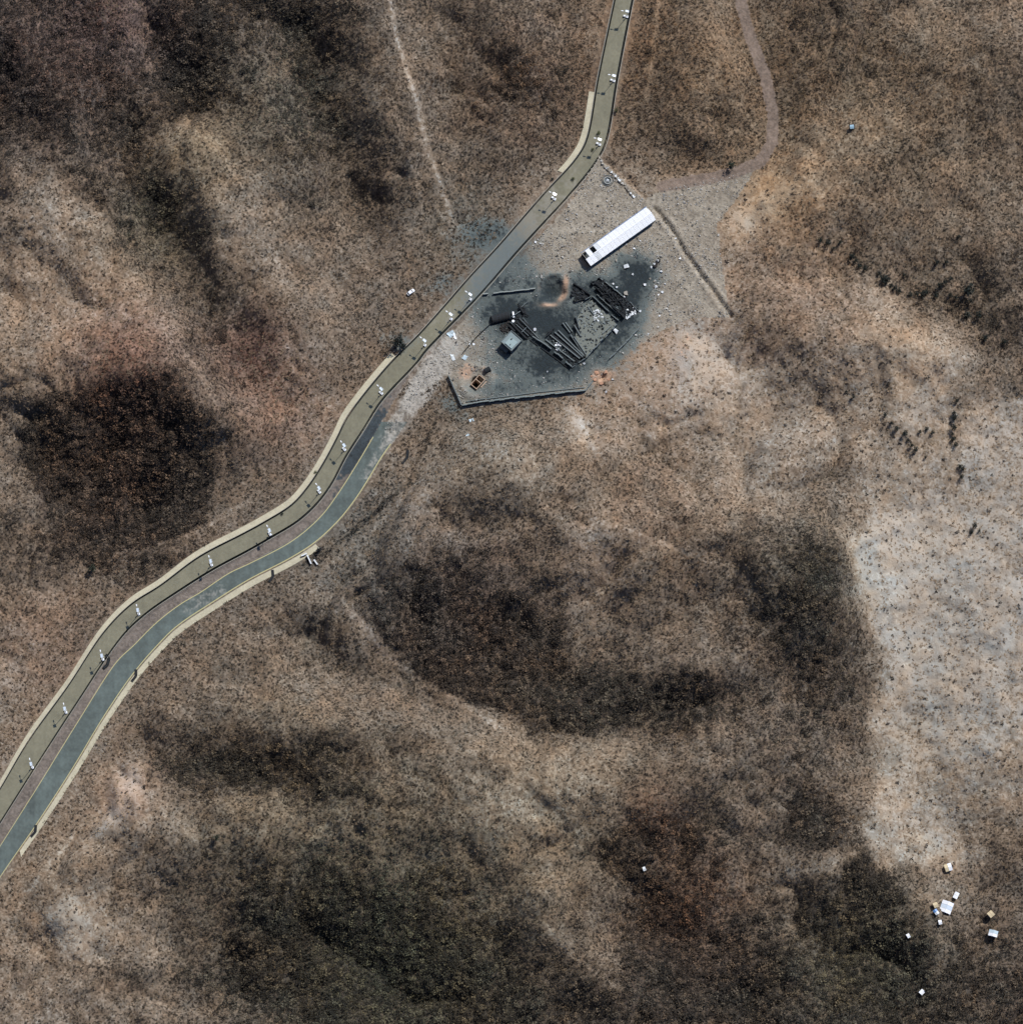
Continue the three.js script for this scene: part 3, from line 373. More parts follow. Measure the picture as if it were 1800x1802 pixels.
// ------------------------------------------------------------------ square flat-roofed house
{
  const h = 4, c = P(900, 600, h), e = P(921, 596, h), s = P(899, 619, h), t = thing('flat_roofed_house', 'square house with a pale flat roof, standing in the burnt yard', 'house', V(c.x, 0, c.z), turnOf(s, e)), W = 8.2, Z = 7.6;
  for (const q of [-1, 1]) { part('wall', box(W, h, .3, 0, h / 2, q * (Z / 2 - .15)), M.concreteDark, t); part('wall', box(.3, h, Z - .6, q * (W / 2 - .15), h / 2, 0), M.concreteDark, t); part('parapet', rbox(W + .3, .5, .35, 0, h + .35, q * Z / 2), M.ash, t); part('parapet', rbox(.35, .5, Z - .4, q * W / 2, h + .35, 0), M.ash, t); }
  part('roof', box(W + .2, .2, Z + .2, 0, h + .1, 0), M.roof, t);
  const up = part('roof_deck', rbox(W * .58, .5, Z * .62, -W * .12, h + .44, Z * .1), mat(158, 176, 176), t); part('hatch', rbox(1, .4, .9, W * .1, h + .85, -.6), M.ash, up); part('vent', cyl(.2, .24, .7, 8, -1.9, h + 1, 1), M.steel, up);
  part('annex', [rbox(2.2, 2.6, 5, -W / 2 - 1.1, 1.3, -.6)], M.concreteDark, t); part('door', box(.1, 2.1, 1.1, W / 2 + .03, 1.05, 1), M.char, t);
  for (const x of [-2, 1.6]) { const o = part('window', box(1.4, 1.1, .1, x, 2.1, Z / 2 + .03), M.char, t); part('sill', box(1.6, .1, .2, x, 1.5, Z / 2 + .08), M.ash, o); }
}
// ------------------------------------------------------------------ ruins
function wallRun(t, name, pts, h, th, m, broken = .0, seg = 2.6, capM) {   // panels along map points (parts)
  for (let k = 0; k + 1 < pts.length; k++) {
    const a = P(...pts[k]), b = P(...pts[k + 1]), L = a.distanceTo(b), n = Math.max(1, Math.round(L / seg)), d = b.clone().sub(a).normalize(), ry = turnOf(a, b);
    for (let i = 0; i < n; i++) { if (rnd() < broken * .35) continue; const hh = h * (1 - broken * rnd()), p = a.clone().addScaledVector(d, (i + .5) * L / n), y0 = H(p.x, p.z) - .15; const o = part(name, box(L / n - .06, hh + .15, th, 0, hh / 2, 0), m, t); o.position.set(p.x - t.position.x, y0 - t.position.y + .07, p.z - t.position.z); o.rotation.y = ry; o.rotation.x = broken ? rr(-.12, .12) : 0; if (capM) { const c = part('coping', box(L / n - .04, .1, th + .16, 0, hh + .13, 0), capM, o); } }
  }
}
function rubble(t, poly, n, s0, s1, m, name = 'rubble') { const B = bounds(poly, 0), gs = []; let guard = 0; while (gs.length < n && guard++ < n * 20) { const u = rr(B[0], B[2]), v = rr(B[1], B[3]); if (!inPoly(poly, u, v)) continue; const p = P(u, v), s = rr(s0, s1); gs.push(chunkAt(p.x - t.position.x, H(p.x, p.z) - t.position.y + .05, p.z - t.position.z, s)); } const o = part(name, gs, m, t); o.userData.kind = 'stuff'; return o; }
function beams(t, name, list, m, w = .3, y = .6) { for (const [u0, v0, u1, v1, ya, yb] of list) { const a = P(u0, v0), b = P(u1, v1); a.y = ya ?? y; b.y = yb ?? y * .5; const g = beamGeo(V(0, 0, 0), b.clone().sub(a), w, w * 1.3), o = part(name, g, m, t); o.position.copy(a).sub(t.position); } }
{
  const o = P(1048, 575), t = thing('collapsed_hall', 'collapsed hall with ash covered floor slab and fallen beams, middle of the burnt yard', 'ruin', V(o.x, 0, o.z));
  const poly = [[1041, 529], [1086, 568], [1031, 628], [1012, 600], [1016, 560], [1028, 540]], sh = new THREE.Shape(poly.map(([u, v]) => { const p = P(u, v); return new THREE.Vector2(p.x - o.x, -(p.z - o.z)); }));
  part('floor_slab', new THREE.ExtrudeGeometry(sh, { depth: .7, bevelEnabled: true, bevelSize: .08, bevelThickness: .08, bevelSegments: 1 }).rotateX(-Math.PI / 2), mat(120, 124, 116), t).position.y = -.05;
  wallRun(t, 'wall', [[1042, 522], [1088, 567]], 2.6, .35, M.ash, .45, 1.9); wallRun(t, 'wall', [[1050, 519], [1096, 561]], 1.4, .3, M.ash, .3, 1.9); wallRun(t, 'wall', [[1089, 569], [1031, 631]], 3.3, .4, M.concreteDark, .3, 1.9, M.ash); wallRun(t, 'wall', [[1013, 558], [1019, 580]], 2.8, .4, M.concreteDark, .5, 1.9); wallRun(t, 'wall', [[1024, 532], [1040, 522]], 2, .35, M.concreteDark, .5, 1.9);
  rubble(t, poly, 150, .25, .9, M.ash).position.y = .6; rubble(t, [[1042, 548], [1058, 545], [1062, 565], [1046, 570]], 26, .3, .9, M.whiteDull, 'white_debris').position.y = .65; rubble(t, poly, 70, .3, 1, M.char, 'charred_rubble').position.y = .62;
  beams(t, 'fallen_beam', [[968, 590, 1020, 632, .5, .9], [976, 585, 1025, 629, .6, 1], [982, 582, 1027, 627, .7, 1.2], [990, 569, 1003, 586, .8, .5], [995, 568, 1007, 584, .8, .4], [1010, 594, 1031, 625, 1.6, 1.1], [1004, 590, 1029, 628, 1, .8], [1010, 573, 1022, 593, 1.5, 1.1], [960, 598, 1010, 636, .4, .5], [1034, 540, 1046, 556, 1, 1], [1060, 588, 1076, 574, 1.1, 1]], M.ash, .55);
  beams(t, 'charred_beam', [[971, 589, 1022, 631, .5, .8], [979, 586, 1026, 631, .5, .8], [1006, 592, 1030, 627, .8, .8], [965, 586, 975, 578, 1.2, 1], [962, 592, 972, 583, 1, 1], [1012, 570, 1021, 588, .9, .9]], M.char, .7);
  rubble(t, [[960, 596], [975, 583], [1030, 628], [1008, 645]], 150, .3, 1, M.char, 'charred_rubble'); rubble(t, [[972, 600], [985, 600], [1000, 620], [985, 625]], 34, .3, .9, M.ash); rubble(t, [[976, 604], [984, 604], [990, 616], [980, 618]], 12, .5, 1.1, M.white, 'white_debris');
}
{
  const o = P(1085, 525), t = thing('burnt_block', 'blackened burnt out block with roofless charred walls beside the soot patch', 'ruin', V(o.x, 0, o.z));
  const poly = [[1041, 497], [1056, 491], [1098, 523], [1122, 545], [1098, 560], [1060, 530]];
  wallRun(t, 'wall', [[1056, 490], [1097, 523]], 1.7, .35, M.concreteDark, .4, 1.9, M.ash); wallRun(t, 'wall', [[1040, 499], [1098, 561]], 2.2, .35, M.char, .4, 1.9); wallRun(t, 'wall', [[1040, 497], [1056, 490]], 2, .35, M.char, .5, 1.9); wallRun(t, 'wall', [[1108, 532], [1131, 557]], 1, .3, M.ash, .2, 1.9); wallRun(t, 'wall', [[1076, 540], [1098, 561]], 2.4, .3, M.char, .3, 1.9);
  rubble(t, poly, 330, .4, 1.3, M.char, 'charred_rubble'); rubble(t, poly, 60, .3, .8, M.concreteDark); rubble(t, [[1094, 548], [1116, 540], [1124, 552], [1102, 562]], 46, .3, .9, M.whiteDull, 'white_debris');
  beams(t, 'charred_beam', [[1048, 498, 1062, 514, 1.5, .6], [1060, 506, 1080, 530, 1.4, .8], [1072, 512, 1088, 536, 1.3, .5], [1084, 522, 1100, 545, 1.2, .4], [1056, 520, 1076, 516, 1.2, 1], [1070, 532, 1092, 528, 1.2, .7]], M.char, .35);
}
{
  const o = P(1020, 505), t = thing('charred_store', 'small charred store reduced to black stumps beside the crater', 'ruin', V(o.x, 0, o.z));
  wallRun(t, 'wall', [[1005, 518], [1012, 532]], 1.6, .35, M.char, .4, 1.8); wallRun(t, 'wall', [[1012, 532], [1036, 524]], 1.4, .35, M.char, .4, 1.8); wallRun(t, 'wall', [[1010, 500], [1038, 520]], 1.8, .35, M.char, .5, 1.8);
  rubble(t, [[1010, 498], [1040, 518], [1034, 528], [1012, 530], [1005, 512]], 120, .4, 1.1, M.char, 'charred_rubble');
}
{
  const o = P(970, 620), t = thing('fallen_wall', 'long blackened boundary wall fallen across the middle of the yard', 'wall', V(o.x, 0, o.z));
  wallRun(t, 'wall_panel', [[938, 594], [960, 608], [985, 628], [1006, 647]], 1.9, .45, M.concreteDark, .25, 2, M.ash); wallRun(t, 'wall_footing', [[932, 598], [956, 615], [982, 634], [1002, 650]], .5, .5, M.char, .2, 2); wallRun(t, 'wall_panel', [[1006, 647], [1029, 632]], 1.2, .4, M.concreteDark, .4, 2);
  beams(t, 'fallen_beam', [[920, 575, 945, 600, .4, .4], [925, 572, 948, 596, .4, .4]], M.ash, .4);
}
{
  const a = P(866, 564), b = P(896, 556), L = a.distanceTo(b), c = a.clone().add(b).multiplyScalar(.5), t = thing('arched_hut', 'black charred arched hut beside the wrecked water tank', 'hut', V(c.x, 0, c.z), turnOf(a, b));
  const g = new THREE.CylinderGeometry(2.4, 2.4, L, 14, 6, true, 0, Math.PI); g.rotateZ(Math.PI / 2); const p = g.attributes.position; for (let i = 0; i < p.count; i++) p.setXYZ(i, p.getX(i), Math.abs(p.getY(i)) * (1 + .05 * vnoise(p.getX(i), p.getZ(i), 3)), p.getZ(i)); g.computeVertexNormals();
  part('arched_roof', g, M.char, t); for (let k = 0; k <= 5; k++) part('rib', new THREE.TorusGeometry(2.44, .08, 4, 12, Math.PI).applyMatrix4(mtx(-L / 2 + k * L / 5, 0, 0, 0, Math.PI / 2, 0)), M.charBrown, t);
  part('end_wall', new THREE.CircleGeometry(2.35, 14, 0, Math.PI).applyMatrix4(mtx(-L / 2 + .1, 0, 0, 0, Math.PI / 2, 0)), M.char, t);
}
{
  const o = P(912, 566), t = thing('wrecked_plant_room', 'burnt wreck of steel frames and a toppled white tank beside the flat roofed house', 'wreck', V(o.x, 0, o.z)), at = (u, v) => { const p = P(u, v); return V(p.x - o.x, 0, p.z - o.z); };
  let q = at(903, 555); part('water_tank', [cyl(.55, .55, 3.4, 12, q.x, 1, q.z, 1.45, .1, 0)], M.white, t); q = at(903, 566); part('white_drum', [cyl(.75, .75, 1, 12, q.x, .6, q.z)], M.white, t); q = at(941, 580); part('white_drum', [cyl(.8, .8, .9, 12, q.x, .5, q.z, .4)], M.white, t);
  beams(t, 'steel_frame', [[900, 560, 916, 548, 2.4, .5], [908, 572, 930, 592, 1.6, 1], [914, 562, 936, 584, 1.8, .8], [920, 560, 930, 572, 1.2, .4], [926, 578, 918, 586, 1.4, 1.4], [898, 568, 912, 580, 1.2, .6], [912, 545, 928, 532, .4, .4]], M.concreteDark, .4);
  beams(t, 'charred_beam', [[902, 572, 926, 596, .8, .6], [910, 568, 934, 590, 1.2, .8], [922, 566, 938, 582, .6, .6], [914, 540, 922, 552, 1, .6], [896, 574, 906, 584, .8, .6]], M.char, .9);
  rubble(t, [[896, 570], [912, 556], [942, 584], [930, 598], [905, 584]], 170, .3, 1.1, M.char, 'charred_rubble'); rubble(t, [[912, 532], [922, 540], [930, 560], [916, 556]], 50, .3, 1, M.char, 'charred_rubble'); rubble(t, [[880, 572], [898, 566], [900, 582], [882, 588]], 60, .3, 1, M.charBrown, 'charred_rubble');
}
{
  const a = P(831, 684), b = P(851, 662), c = a.clone().add(b).multiplyScalar(.5), t = thing('open_bunker', 'open topped concrete pit of two black cells inside an earth ring', 'bunker', V(c.x, 0, c.z), turnOf(a, b)), L = 7.2, W = 4, y0 = -6, hh = 7.1, fr = mat(190, 164, 140);
  for (const s of [-1, 1]) part('side_wall', box(L, hh, .35, 0, y0 + hh / 2, s * W / 2), fr, t); for (const x of [-L / 2 + .17, .5, L / 2 - .17]) part('cross_wall', box(.35, hh - .03, W - .36, x, y0 + hh / 2, 0), fr, t);
  part('floor', box(L - .3, .2, W - .3, 0, y0 + .1, 0), M.char, t); part('lintel', box(4.6, .3, .5, 1.2, .3, W / 2 + 1.1), fr, t);
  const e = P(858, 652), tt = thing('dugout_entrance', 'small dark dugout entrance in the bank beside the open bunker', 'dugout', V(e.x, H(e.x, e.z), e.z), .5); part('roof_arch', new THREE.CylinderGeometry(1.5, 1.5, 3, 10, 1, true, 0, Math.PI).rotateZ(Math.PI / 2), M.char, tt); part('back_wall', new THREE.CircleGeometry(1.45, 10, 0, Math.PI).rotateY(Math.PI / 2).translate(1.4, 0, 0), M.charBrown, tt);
}
// ------------------------------------------------------------------ boundary walls and fences
function boundary(name, label, cat, pts, h, th, m, broken, seg, cap, extra) { const p = P(...pts[0]), t = thing(name, label, cat, V(p.x, 0, p.z)); wallRun(t, 'wall_panel', pts, h, th, m, broken, seg, cap); if (extra) extra(t); return t; }
boundary('boundary_wall', 'grey panelled wall along the south side of the burnt yard', 'wall', [[813, 714], [870, 706], [950, 697], [1029, 688]], 2, .4, M.concreteDark, .08, 2.7, mat(130, 140, 138), (t) => { wallRun(t, 'inner_kerb', [[820, 707], [880, 699], [950, 690], [1028, 682]], .5, .4, M.ash, .15, 2.7); });
boundary('boundary_wall', 'short dark wall at the southwest corner of the burnt yard', 'wall', [[789, 662], [800, 686], [812, 714]], 1.8, .4, M.concreteDark, .05, 2.7, M.ash);
boundary('boundary_wall', 'short wall stub joining the south wall to the orange crater', 'wall', [[1030, 689], [1043, 671]], 1.5, .35, M.concreteDark, .1, 2.7, M.ash);
boundary('boundary_wall', 'thin dark wall along the east side of the burnt yard', 'wall', [[1125, 577], [1108, 597], [1072, 632]], 1.6, .35, M.concreteDark, .12, 2.7, M.ash);
boundary('boundary_wall', 'grey wall running from the road to the large crater', 'wall', [[850, 519], [895, 514], [942, 509]], 1.4, .4, M.ash, .1, 2.7, mat(150, 156, 152));
boundary('boundary_wall', 'broken stub of wall at the northeast edge of the soot patch', 'wall', [[1148, 508], [1137, 522]], 1.1, .35, M.concreteDark, .3, 2.2);
{ // post and rail fence in front of the house
  const pts = [[815, 621], [840, 592], [866, 568]], p0 = P(...pts[0]), t = thing('rail_fence', 'dark rail fence beside the flat roofed house, facing the road', 'fence', V(p0.x, 0, p0.z));
  for (let k = 0; k < 2; k++) { const a = P(...pts[k]), b = P(...pts[k + 1]), n = 5, d = b.clone().sub(a); for (let i = 0; i < n; i++) { const p = a.clone().addScaledVector(d, i / n), q = a.clone().addScaledVector(d, (i + 1) / n); part('post', box(.28, 1.5, .28, p.x - p0.x, .7, p.z - p0.z), M.char, t); for (const y of [.45, .85, 1.25]) part('rail', beamGeo(V(p.x - p0.x, y, p.z - p0.z), V(q.x - p0.x, y, q.z - p0.z), .14, .2), M.char, t); } }
}
{ // rubble stone wall by the bend
  const pts = [[1052, 272], [1062, 292], [1078, 306], [1098, 326], [1117, 348]], p0 = P(...pts[0]), t = thing('stone_wall', 'low ragged stone wall between the road bend and the yard gate', 'wall', V(p0.x, 0, p0.z));
  for (let k = 0; k < 4; k++) { const a = P(...pts[k]), b = P(...pts[k + 1]), L = a.distanceTo(b), n = Math.round(L / .62); for (let i = 0; i < n; i++) { const p = a.clone().lerp(b, (i + .5) / n), o = part('stone', chunks[i % 6], rnd() < .5 ? M.stone : rnd() < .5 ? M.whiteDull : M.stoneDark, t); o.position.set(p.x - p0.x + rr(-.35, .35), H(p.x, p.z) + rr(.2, .4), p.z - p0.z + rr(-.35, .35)); o.rotation.set(rr(-.3, .3), rr(0, 6), rr(-.3, .3)); o.scale.set(rr(.6, 1.15), rr(.5, 1), rr(.5, .9)); } }
  const q0 = P(1056, 283), w = thing('stone_kerb', 'line of pale stones along the road edge by the bend', 'wall', V(q0.x, 0, q0.z)); const a = P(1056, 276), b = P(1010, 345), n = 44;
  for (let i = 0; i < n; i++) { const p = a.clone().lerp(b, (i + .5) / n), o = part('stone', chunks[(i * 5) % 6], rnd() < .6 ? M.stone : M.stoneDark, w); o.position.set(p.x - q0.x + rr(-.3, .3), H(p.x, p.z) + .2, p.z - q0.z + rr(-.3, .3)); o.rotation.set(rr(-.3, .3), rr(0, 6), 0); o.scale.set(rr(.5, .9), rr(.3, .7), rr(.4, .7)); }
}
{ // round basin
  const p = P(1069, 318), t = thing('round_basin', 'round concrete basin with a low ring wall in the corner by the bend', 'basin', V(p.x, 0, p.z));
  const prof = [[1.7, 0], [1.7, .55], [1.82, .62], [2.1, .62], [2.2, .55], [2.25, 0]].map(([x, y]) => new THREE.Vector2(x, y)); part('ring_wall', new THREE.LatheGeometry(prof, 28), M.concrete, t); part('basin_floor', new THREE.CircleGeometry(1.72, 24).rotateX(-Math.PI / 2).translate(0, .1, 0), M.concreteDark, t); part('centre_stone', chunkAt(0, .1, 0, 1.1), M.whiteDull, t); part('outer_kerb', new THREE.TorusGeometry(3, .2, 5, 28).rotateX(Math.PI / 2).translate(0, .12, 0), M.concreteDark, t);
}
// ------------------------------------------------------------------ lumps of concrete lying about
const lumpSpots = [[1084, 458, 1.4], [1101, 469, 2], [1113, 483, .9], [1079, 500, .8], [1085, 506, 1.2], [1101, 516, 1.8], [1098, 522, 1], [1146, 470, 1], [1163, 478, 1.2], [1134, 501, 1.2], [1151, 496, 1], [1154, 505, 1.4], [1158, 519, 1], [1165, 514, 1.1], [1126, 548, 1], [1144, 490, .9], [1170, 500, .8], [1084, 583, 2], [1079, 580, 1.4], [1028, 640, 1.2], [1022, 642, 1], [1116, 438, .9], [1088, 412, .8], [1102, 430, .7], [1126, 424, .7], [1025, 409, .8], [1029, 341, .5], [942, 426, 1], [951, 429, .9], [1160, 556, .8], [1176, 540, .7], [1140, 588, .8], [963, 654, .7], [1066, 690, .9], [1078, 668, 1], [1184, 414, 1.2], [1188, 420, 1], [827, 606, 1], [1040, 408, .6], [1196, 455, .8]];
const lumps = []; lumpSpots.forEach(([u, v, s], i) => { const p = G(u, v), o = part('concrete_lump', chunks[i % 6], i % 5 ? (i % 3 ? M.whiteDull : M.white) : M.stone, scene); o.position.set(p.x, p.y + s * .2, p.z); o.rotation.set(rr(-.3, .3), rr(0, 6), rr(-.3, .3)); o.scale.set(s * rr(.8, 1.1), s * .6, s * rr(.6, .9)); lumps.push([u, v, o]); });
const ORD = ['first', 'second', 'third', 'fourth', 'fifth', 'sixth', 'seventh', 'eighth', 'ninth', 'tenth', 'eleventh', 'twelfth', 'thirteenth', 'fourteenth', 'fifteenth', 'sixteenth', 'seventeenth', 'eighteenth', 'nineteenth', 'twentieth'];
const ord = (i) => i < 20 ? ORD[i] : i === 20 ? 'twenty first' : 'twenty ' + ORD[i - 20];
const byRegion = {}; for (const [u, v, o] of lumps) { const w = v < 448 ? 'by the white roofed shed' : u < 1050 && v < 600 ? 'in the western yard' : v > 560 ? 'near the collapsed hall' : u < 1130 ? 'in the soot patch' : 'on the pale ground east of the soot'; (byRegion[w] ??= []).push([u, o]); }
for (const w in byRegion) byRegion[w].sort((a, b) => a[0] - b[0]).forEach(([, o], i) => tag(o, 'pale concrete lump ' + w + ', ' + ord(i) + ' from the west', 'rubble', 'concrete lumps around the ruins'));
// earth thrown up at the two small craters
for (const [u, v, s, w] of [[1050, 655, 2.2, 'the largest on its north side'], [1066, 655, 1.4, 'on its northeast rim'], [1047, 668, 1.3, 'on its southwest rim'], [1058, 675, 1.6, 'farthest south'], [1071, 668, 1.2, 'farthest east'], [1041, 662, 1, 'farthest west']]) { const p = G(u, v), o = part('earth_clod', chunks[Math.floor(rnd() * 6)], M.soilLump, scene); o.position.set(p.x, p.y + .1, p.z); o.scale.set(s, s * .5, s * .9); o.rotation.y = rr(0, 6); tag(o, 'clod of orange earth at the small crater, ' + w, 'earth clod', 'clods at the orange crater'); }
// wreck with black and white pieces
{
  const p = P(1155, 464), t = thing('wrecked_truck', 'burnt black truck frame with white scraps, on the pale ground northeast of the soot', 'wreck', V(p.x, 0, p.z), 1.0);
  part('chassis', [box(5, .25, .2, 0, .8, .5), box(5, .25, .2, 0, .8, -.5), box(.2, .2, 1.4, -1.8, .8, 0), box(.2, .2, 1.4, 1.8, .8, 0)], M.char, t); part('cab', [box(1.4, 1.2, .1, 1.9, 1.5, .8), box(1.4, 1.2, .1, 1.9, 1.5, -.8), box(.1, 1, 1.6, 2.6, 1.4, 0)], M.char, t); part('load_bed', [box(3, .1, 1.8, -.9, 1.05, 0, 0, 0, .08)], M.charBrown, t);
  for (const x of [-1.7, 1.8]) for (const z of [-.9, .9]) part('wheel', cyl(.42, .42, .25, 10, x, .42, z, Math.PI / 2), M.char, t); for (let k = 0; k < 5; k++) part('white_scrap', chunkAt(rr(-2, 2), 1, rr(-1, 1), .7), M.whiteDull, t);
}
// torn sheets on the forecourt
function sheet(u, v, w, d, ry, m, label) {
  const p = P(u, v), g = new THREE.PlaneGeometry(w, d, 10, 8).rotateX(-Math.PI / 2), q = g.attributes.position;
  for (let i = 0; i < q.count; i++) { const x = q.getX(i), z = q.getZ(i); q.setXYZ(i, x + .25 * vnoise(z * 1.3, x, 4), .3 + .28 * vnoise(x * 1.1 + u, z * 1.2, 6), z + .3 * vnoise(x * 1.4, z + v, 7)); } g.computeVertexNormals();
  const o = part('torn_sheet', g, m, scene); o.position.set(p.x, H(p.x, p.z), p.z); o.rotation.y = ry; tag(o, label, 'sheet');
}
sheet(794, 588, 3.6, 3, .6, M.tarp, 'crumpled pale sheet lying closest to the road on the forecourt'); sheet(800, 592, 1, 3.2, .3, M.white, 'narrow white sheet lying over the crumpled pale sheet'); sheet(797, 629, 1.6, 3.6, .3, M.tarpWhite, 'long torn white sheet on the forecourt below the crumpled one'); sheet(818, 629, 2.6, 2.2, .9, M.tarp, 'small pale sheet at the end of the rail fence'); sheet(834, 606, 1.2, 1, .4, M.whiteDull, 'scrap of white sheet beside the rail fence'); sheet(830, 740, 2.4, 1.6, .2, M.tarp, 'pale scrap of sheet outside the south wall'); sheet(823, 772, 2, 1.4, .8, M.tarp, 'bluish scrap of sheet on the slope south of the yard');
// white car beyond the road
{
  const p = G(723, 515), t = thing('white_car', 'white car parked on the scrub slope across the road from the yard', 'car', V(p.x, p.y + .1, p.z), .66);
  const s = new THREE.Shape([[-2.1, .35], [2.1, .35], [2.15, .8], [1.1, .95], [.5, 1.45], [-1.2, 1.45], [-1.9, .98], [-2.15, .9]].map(([x, y]) => new THREE.Vector2(x, y))); part('body', new THREE.ExtrudeGeometry(s, { depth: 1.55, bevelEnabled: true, bevelSize: .08, bevelThickness: .1, bevelSegments: 2 }).translate(0, 0, -.775), M.white, t);
  part('windscreen', box(.72, .04, 1.4, .86, 1.26, 0, 0, 0, -.72), M.glass, t); part('rear_window', box(.6, .04, 1.4, -1.62, 1.27, 0, 0, 0, .62), M.glass, t); for (const z of [-.9, .9]) part('side_window', box(1.5, .36, .04, -.35, 1.2, z), M.glass, t);
  for (const x of [-1.3, 1.35]) for (const z of [-.82, .82]) { const w = part('wheel', cyl(.34, .34, .22, 12, x, .34, z, Math.PI / 2), M.tyre, t); part('hub', cyl(.16, .16, .24, 8, x, .34, z, Math.PI / 2), M.steel, w); } for (const z of [-.6, .6]) part('headlight', box(.06, .16, .34, 2.2, .74, z), M.panel, t);
}
// ------------------------------------------------------------------ road lamps with solar panels
{
  const spots = [[1103, 30, 'by the top edge of the picture'], [1080, 143, 'second from the top edge'], [1055, 255, 'beside the bush at the road bend'], [976, 351, 'opposite the white roofed shed'], [828, 527, 'where the grey yard wall meets the road'], [794, 562, 'opposite the flat roofed house'], [748, 608, 'opposite the crumpled sheets'], [672, 693, 'where the pale verge begins'], [607, 792, 'beside the dark median slope'], [563, 867, 'inside the sharp road bend'], [476, 941, 'just below the sharp road bend'], [373, 995, 'fifth from the lower road end'], [245, 1081, 'fourth from the lower road end'], [182, 1161, 'third from the lower road end, by the bulging drain'], [117, 1254, 'second from the lower road end'], [58, 1351, 'closest to the lower road end']];
  spots.forEach(([u, v, w], i) => {
    const p = P(u, v, .5), st = SA.reduce((b, e) => e.r.distanceToSquared(p) < b.r.distanceToSquared(p) ? e : b, SA[0]);
    const t = thing('road_lamp', 'white solar road lamp ' + w, 'street lamp', V(p.x, .5, p.z), -Math.atan2(-st.u.z, -st.u.x), 'solar lamps along the upper road');
    part('plinth', rbox(1.3, .7, 1.3, 0, .35, 0), M.white, t); part('pole', cyl(.1, .16, 7.4, 8, 0, 4.3, 0), M.paleSteel, t);
    part('arm', new THREE.TubeGeometry(new THREE.CatmullRomCurve3([V(0, 7.8, 0), V(.5, 8.4, 0), V(1.4, 8.75, 0), V(2.4, 8.8, 0)]), 8, .09, 6), M.paleSteel, t); const hd = part('lamp_head', rbox(1.1, .22, .5, 2.8, 8.78, 0), M.white, t); part('lens', box(.7, .03, .34, 2.85, 8.65, 0), M.panel, hd);
    const pn = part('solar_panel', box(1.9, .07, 1.3, .1, 8.75, 0, .25, 0, .2), M.panel, t); part('panel_frame', [box(2, .1, .08, .1, 8.75, .66), box(2, .1, .08, .1, 8.75, -.66)], M.white, pn); part('control_box', rbox(.5, .8, .4, .3, 2.2, 0), M.whiteDull, t);
    if (i < 4) part('battery_box', rbox(1.1, 1, 1, 1.5, .5, .3), M.white, t); else if (i > 6) part('battery_box', rbox(.9, .8, .9, 1.3, .4, -.2), M.whiteDull, t);
  });
}
// drain gullies across the verges
[[[[718, 792], [717, 805], [708, 816]], 'dark hooked drain gully on the slope below the dusty forecourt'], [[[480, 1003], [481, 1014], [474, 1024]], 'dark hooked drain gully across the pale verge, below the road bend'], [[[240, 1178], [240, 1190], [232, 1200]], 'dark hooked drain gully across the verge, middle of the lower road'], [[[64, 1452], [63, 1464], [55, 1473]], 'dark hooked drain gully where the pale verge ends'], [[[187, 1152], [193, 1160], [190, 1170], [183, 1176]], 'dark drain bulging out round a lamp base']].forEach(([pts, label], k) => {
  const c = P(...pts[1]), t = thing('drain_gully', label, 'drain', V(c.x, 0, c.z)), y = k === 4 ? .75 : k === 0 ? H(c.x, c.z) + .35 : .42;
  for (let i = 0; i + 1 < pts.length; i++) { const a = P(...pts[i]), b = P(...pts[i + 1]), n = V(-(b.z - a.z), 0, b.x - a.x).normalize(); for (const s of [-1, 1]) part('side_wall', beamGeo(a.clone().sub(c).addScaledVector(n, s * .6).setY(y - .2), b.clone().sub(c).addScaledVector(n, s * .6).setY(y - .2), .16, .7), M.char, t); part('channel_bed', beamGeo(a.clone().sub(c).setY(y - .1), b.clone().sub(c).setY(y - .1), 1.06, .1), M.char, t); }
});
// culvert walls and steps below the lower road
{
  const q = (u, v) => { const p = G(u, v); return p; };
  [[[[531, 979], [540, 975]], 'short dark culvert wall beside the lower road end of the verge', 1.2], [[[541, 978], [548, 993]], 'long culvert wing wall running down from the lower road', 1.3], [[[553, 986], [559, 994]], 'small culvert wing wall further from the lower road', 1]].forEach(([pts, label, h]) => { const a = q(...pts[0]), b = q(...pts[1]), L = a.distanceTo(b), t = thing('culvert_wall', label, 'wall', a.clone().lerp(b, .5), turnOf(a, b)); part('headwall', box(L, h + .6, .5, 0, h / 2 - .3, 0), M.concreteDark, t); part('coping', box(L + .2, .16, .7, 0, h + .08, 0), M.whiteDull, t); });
}
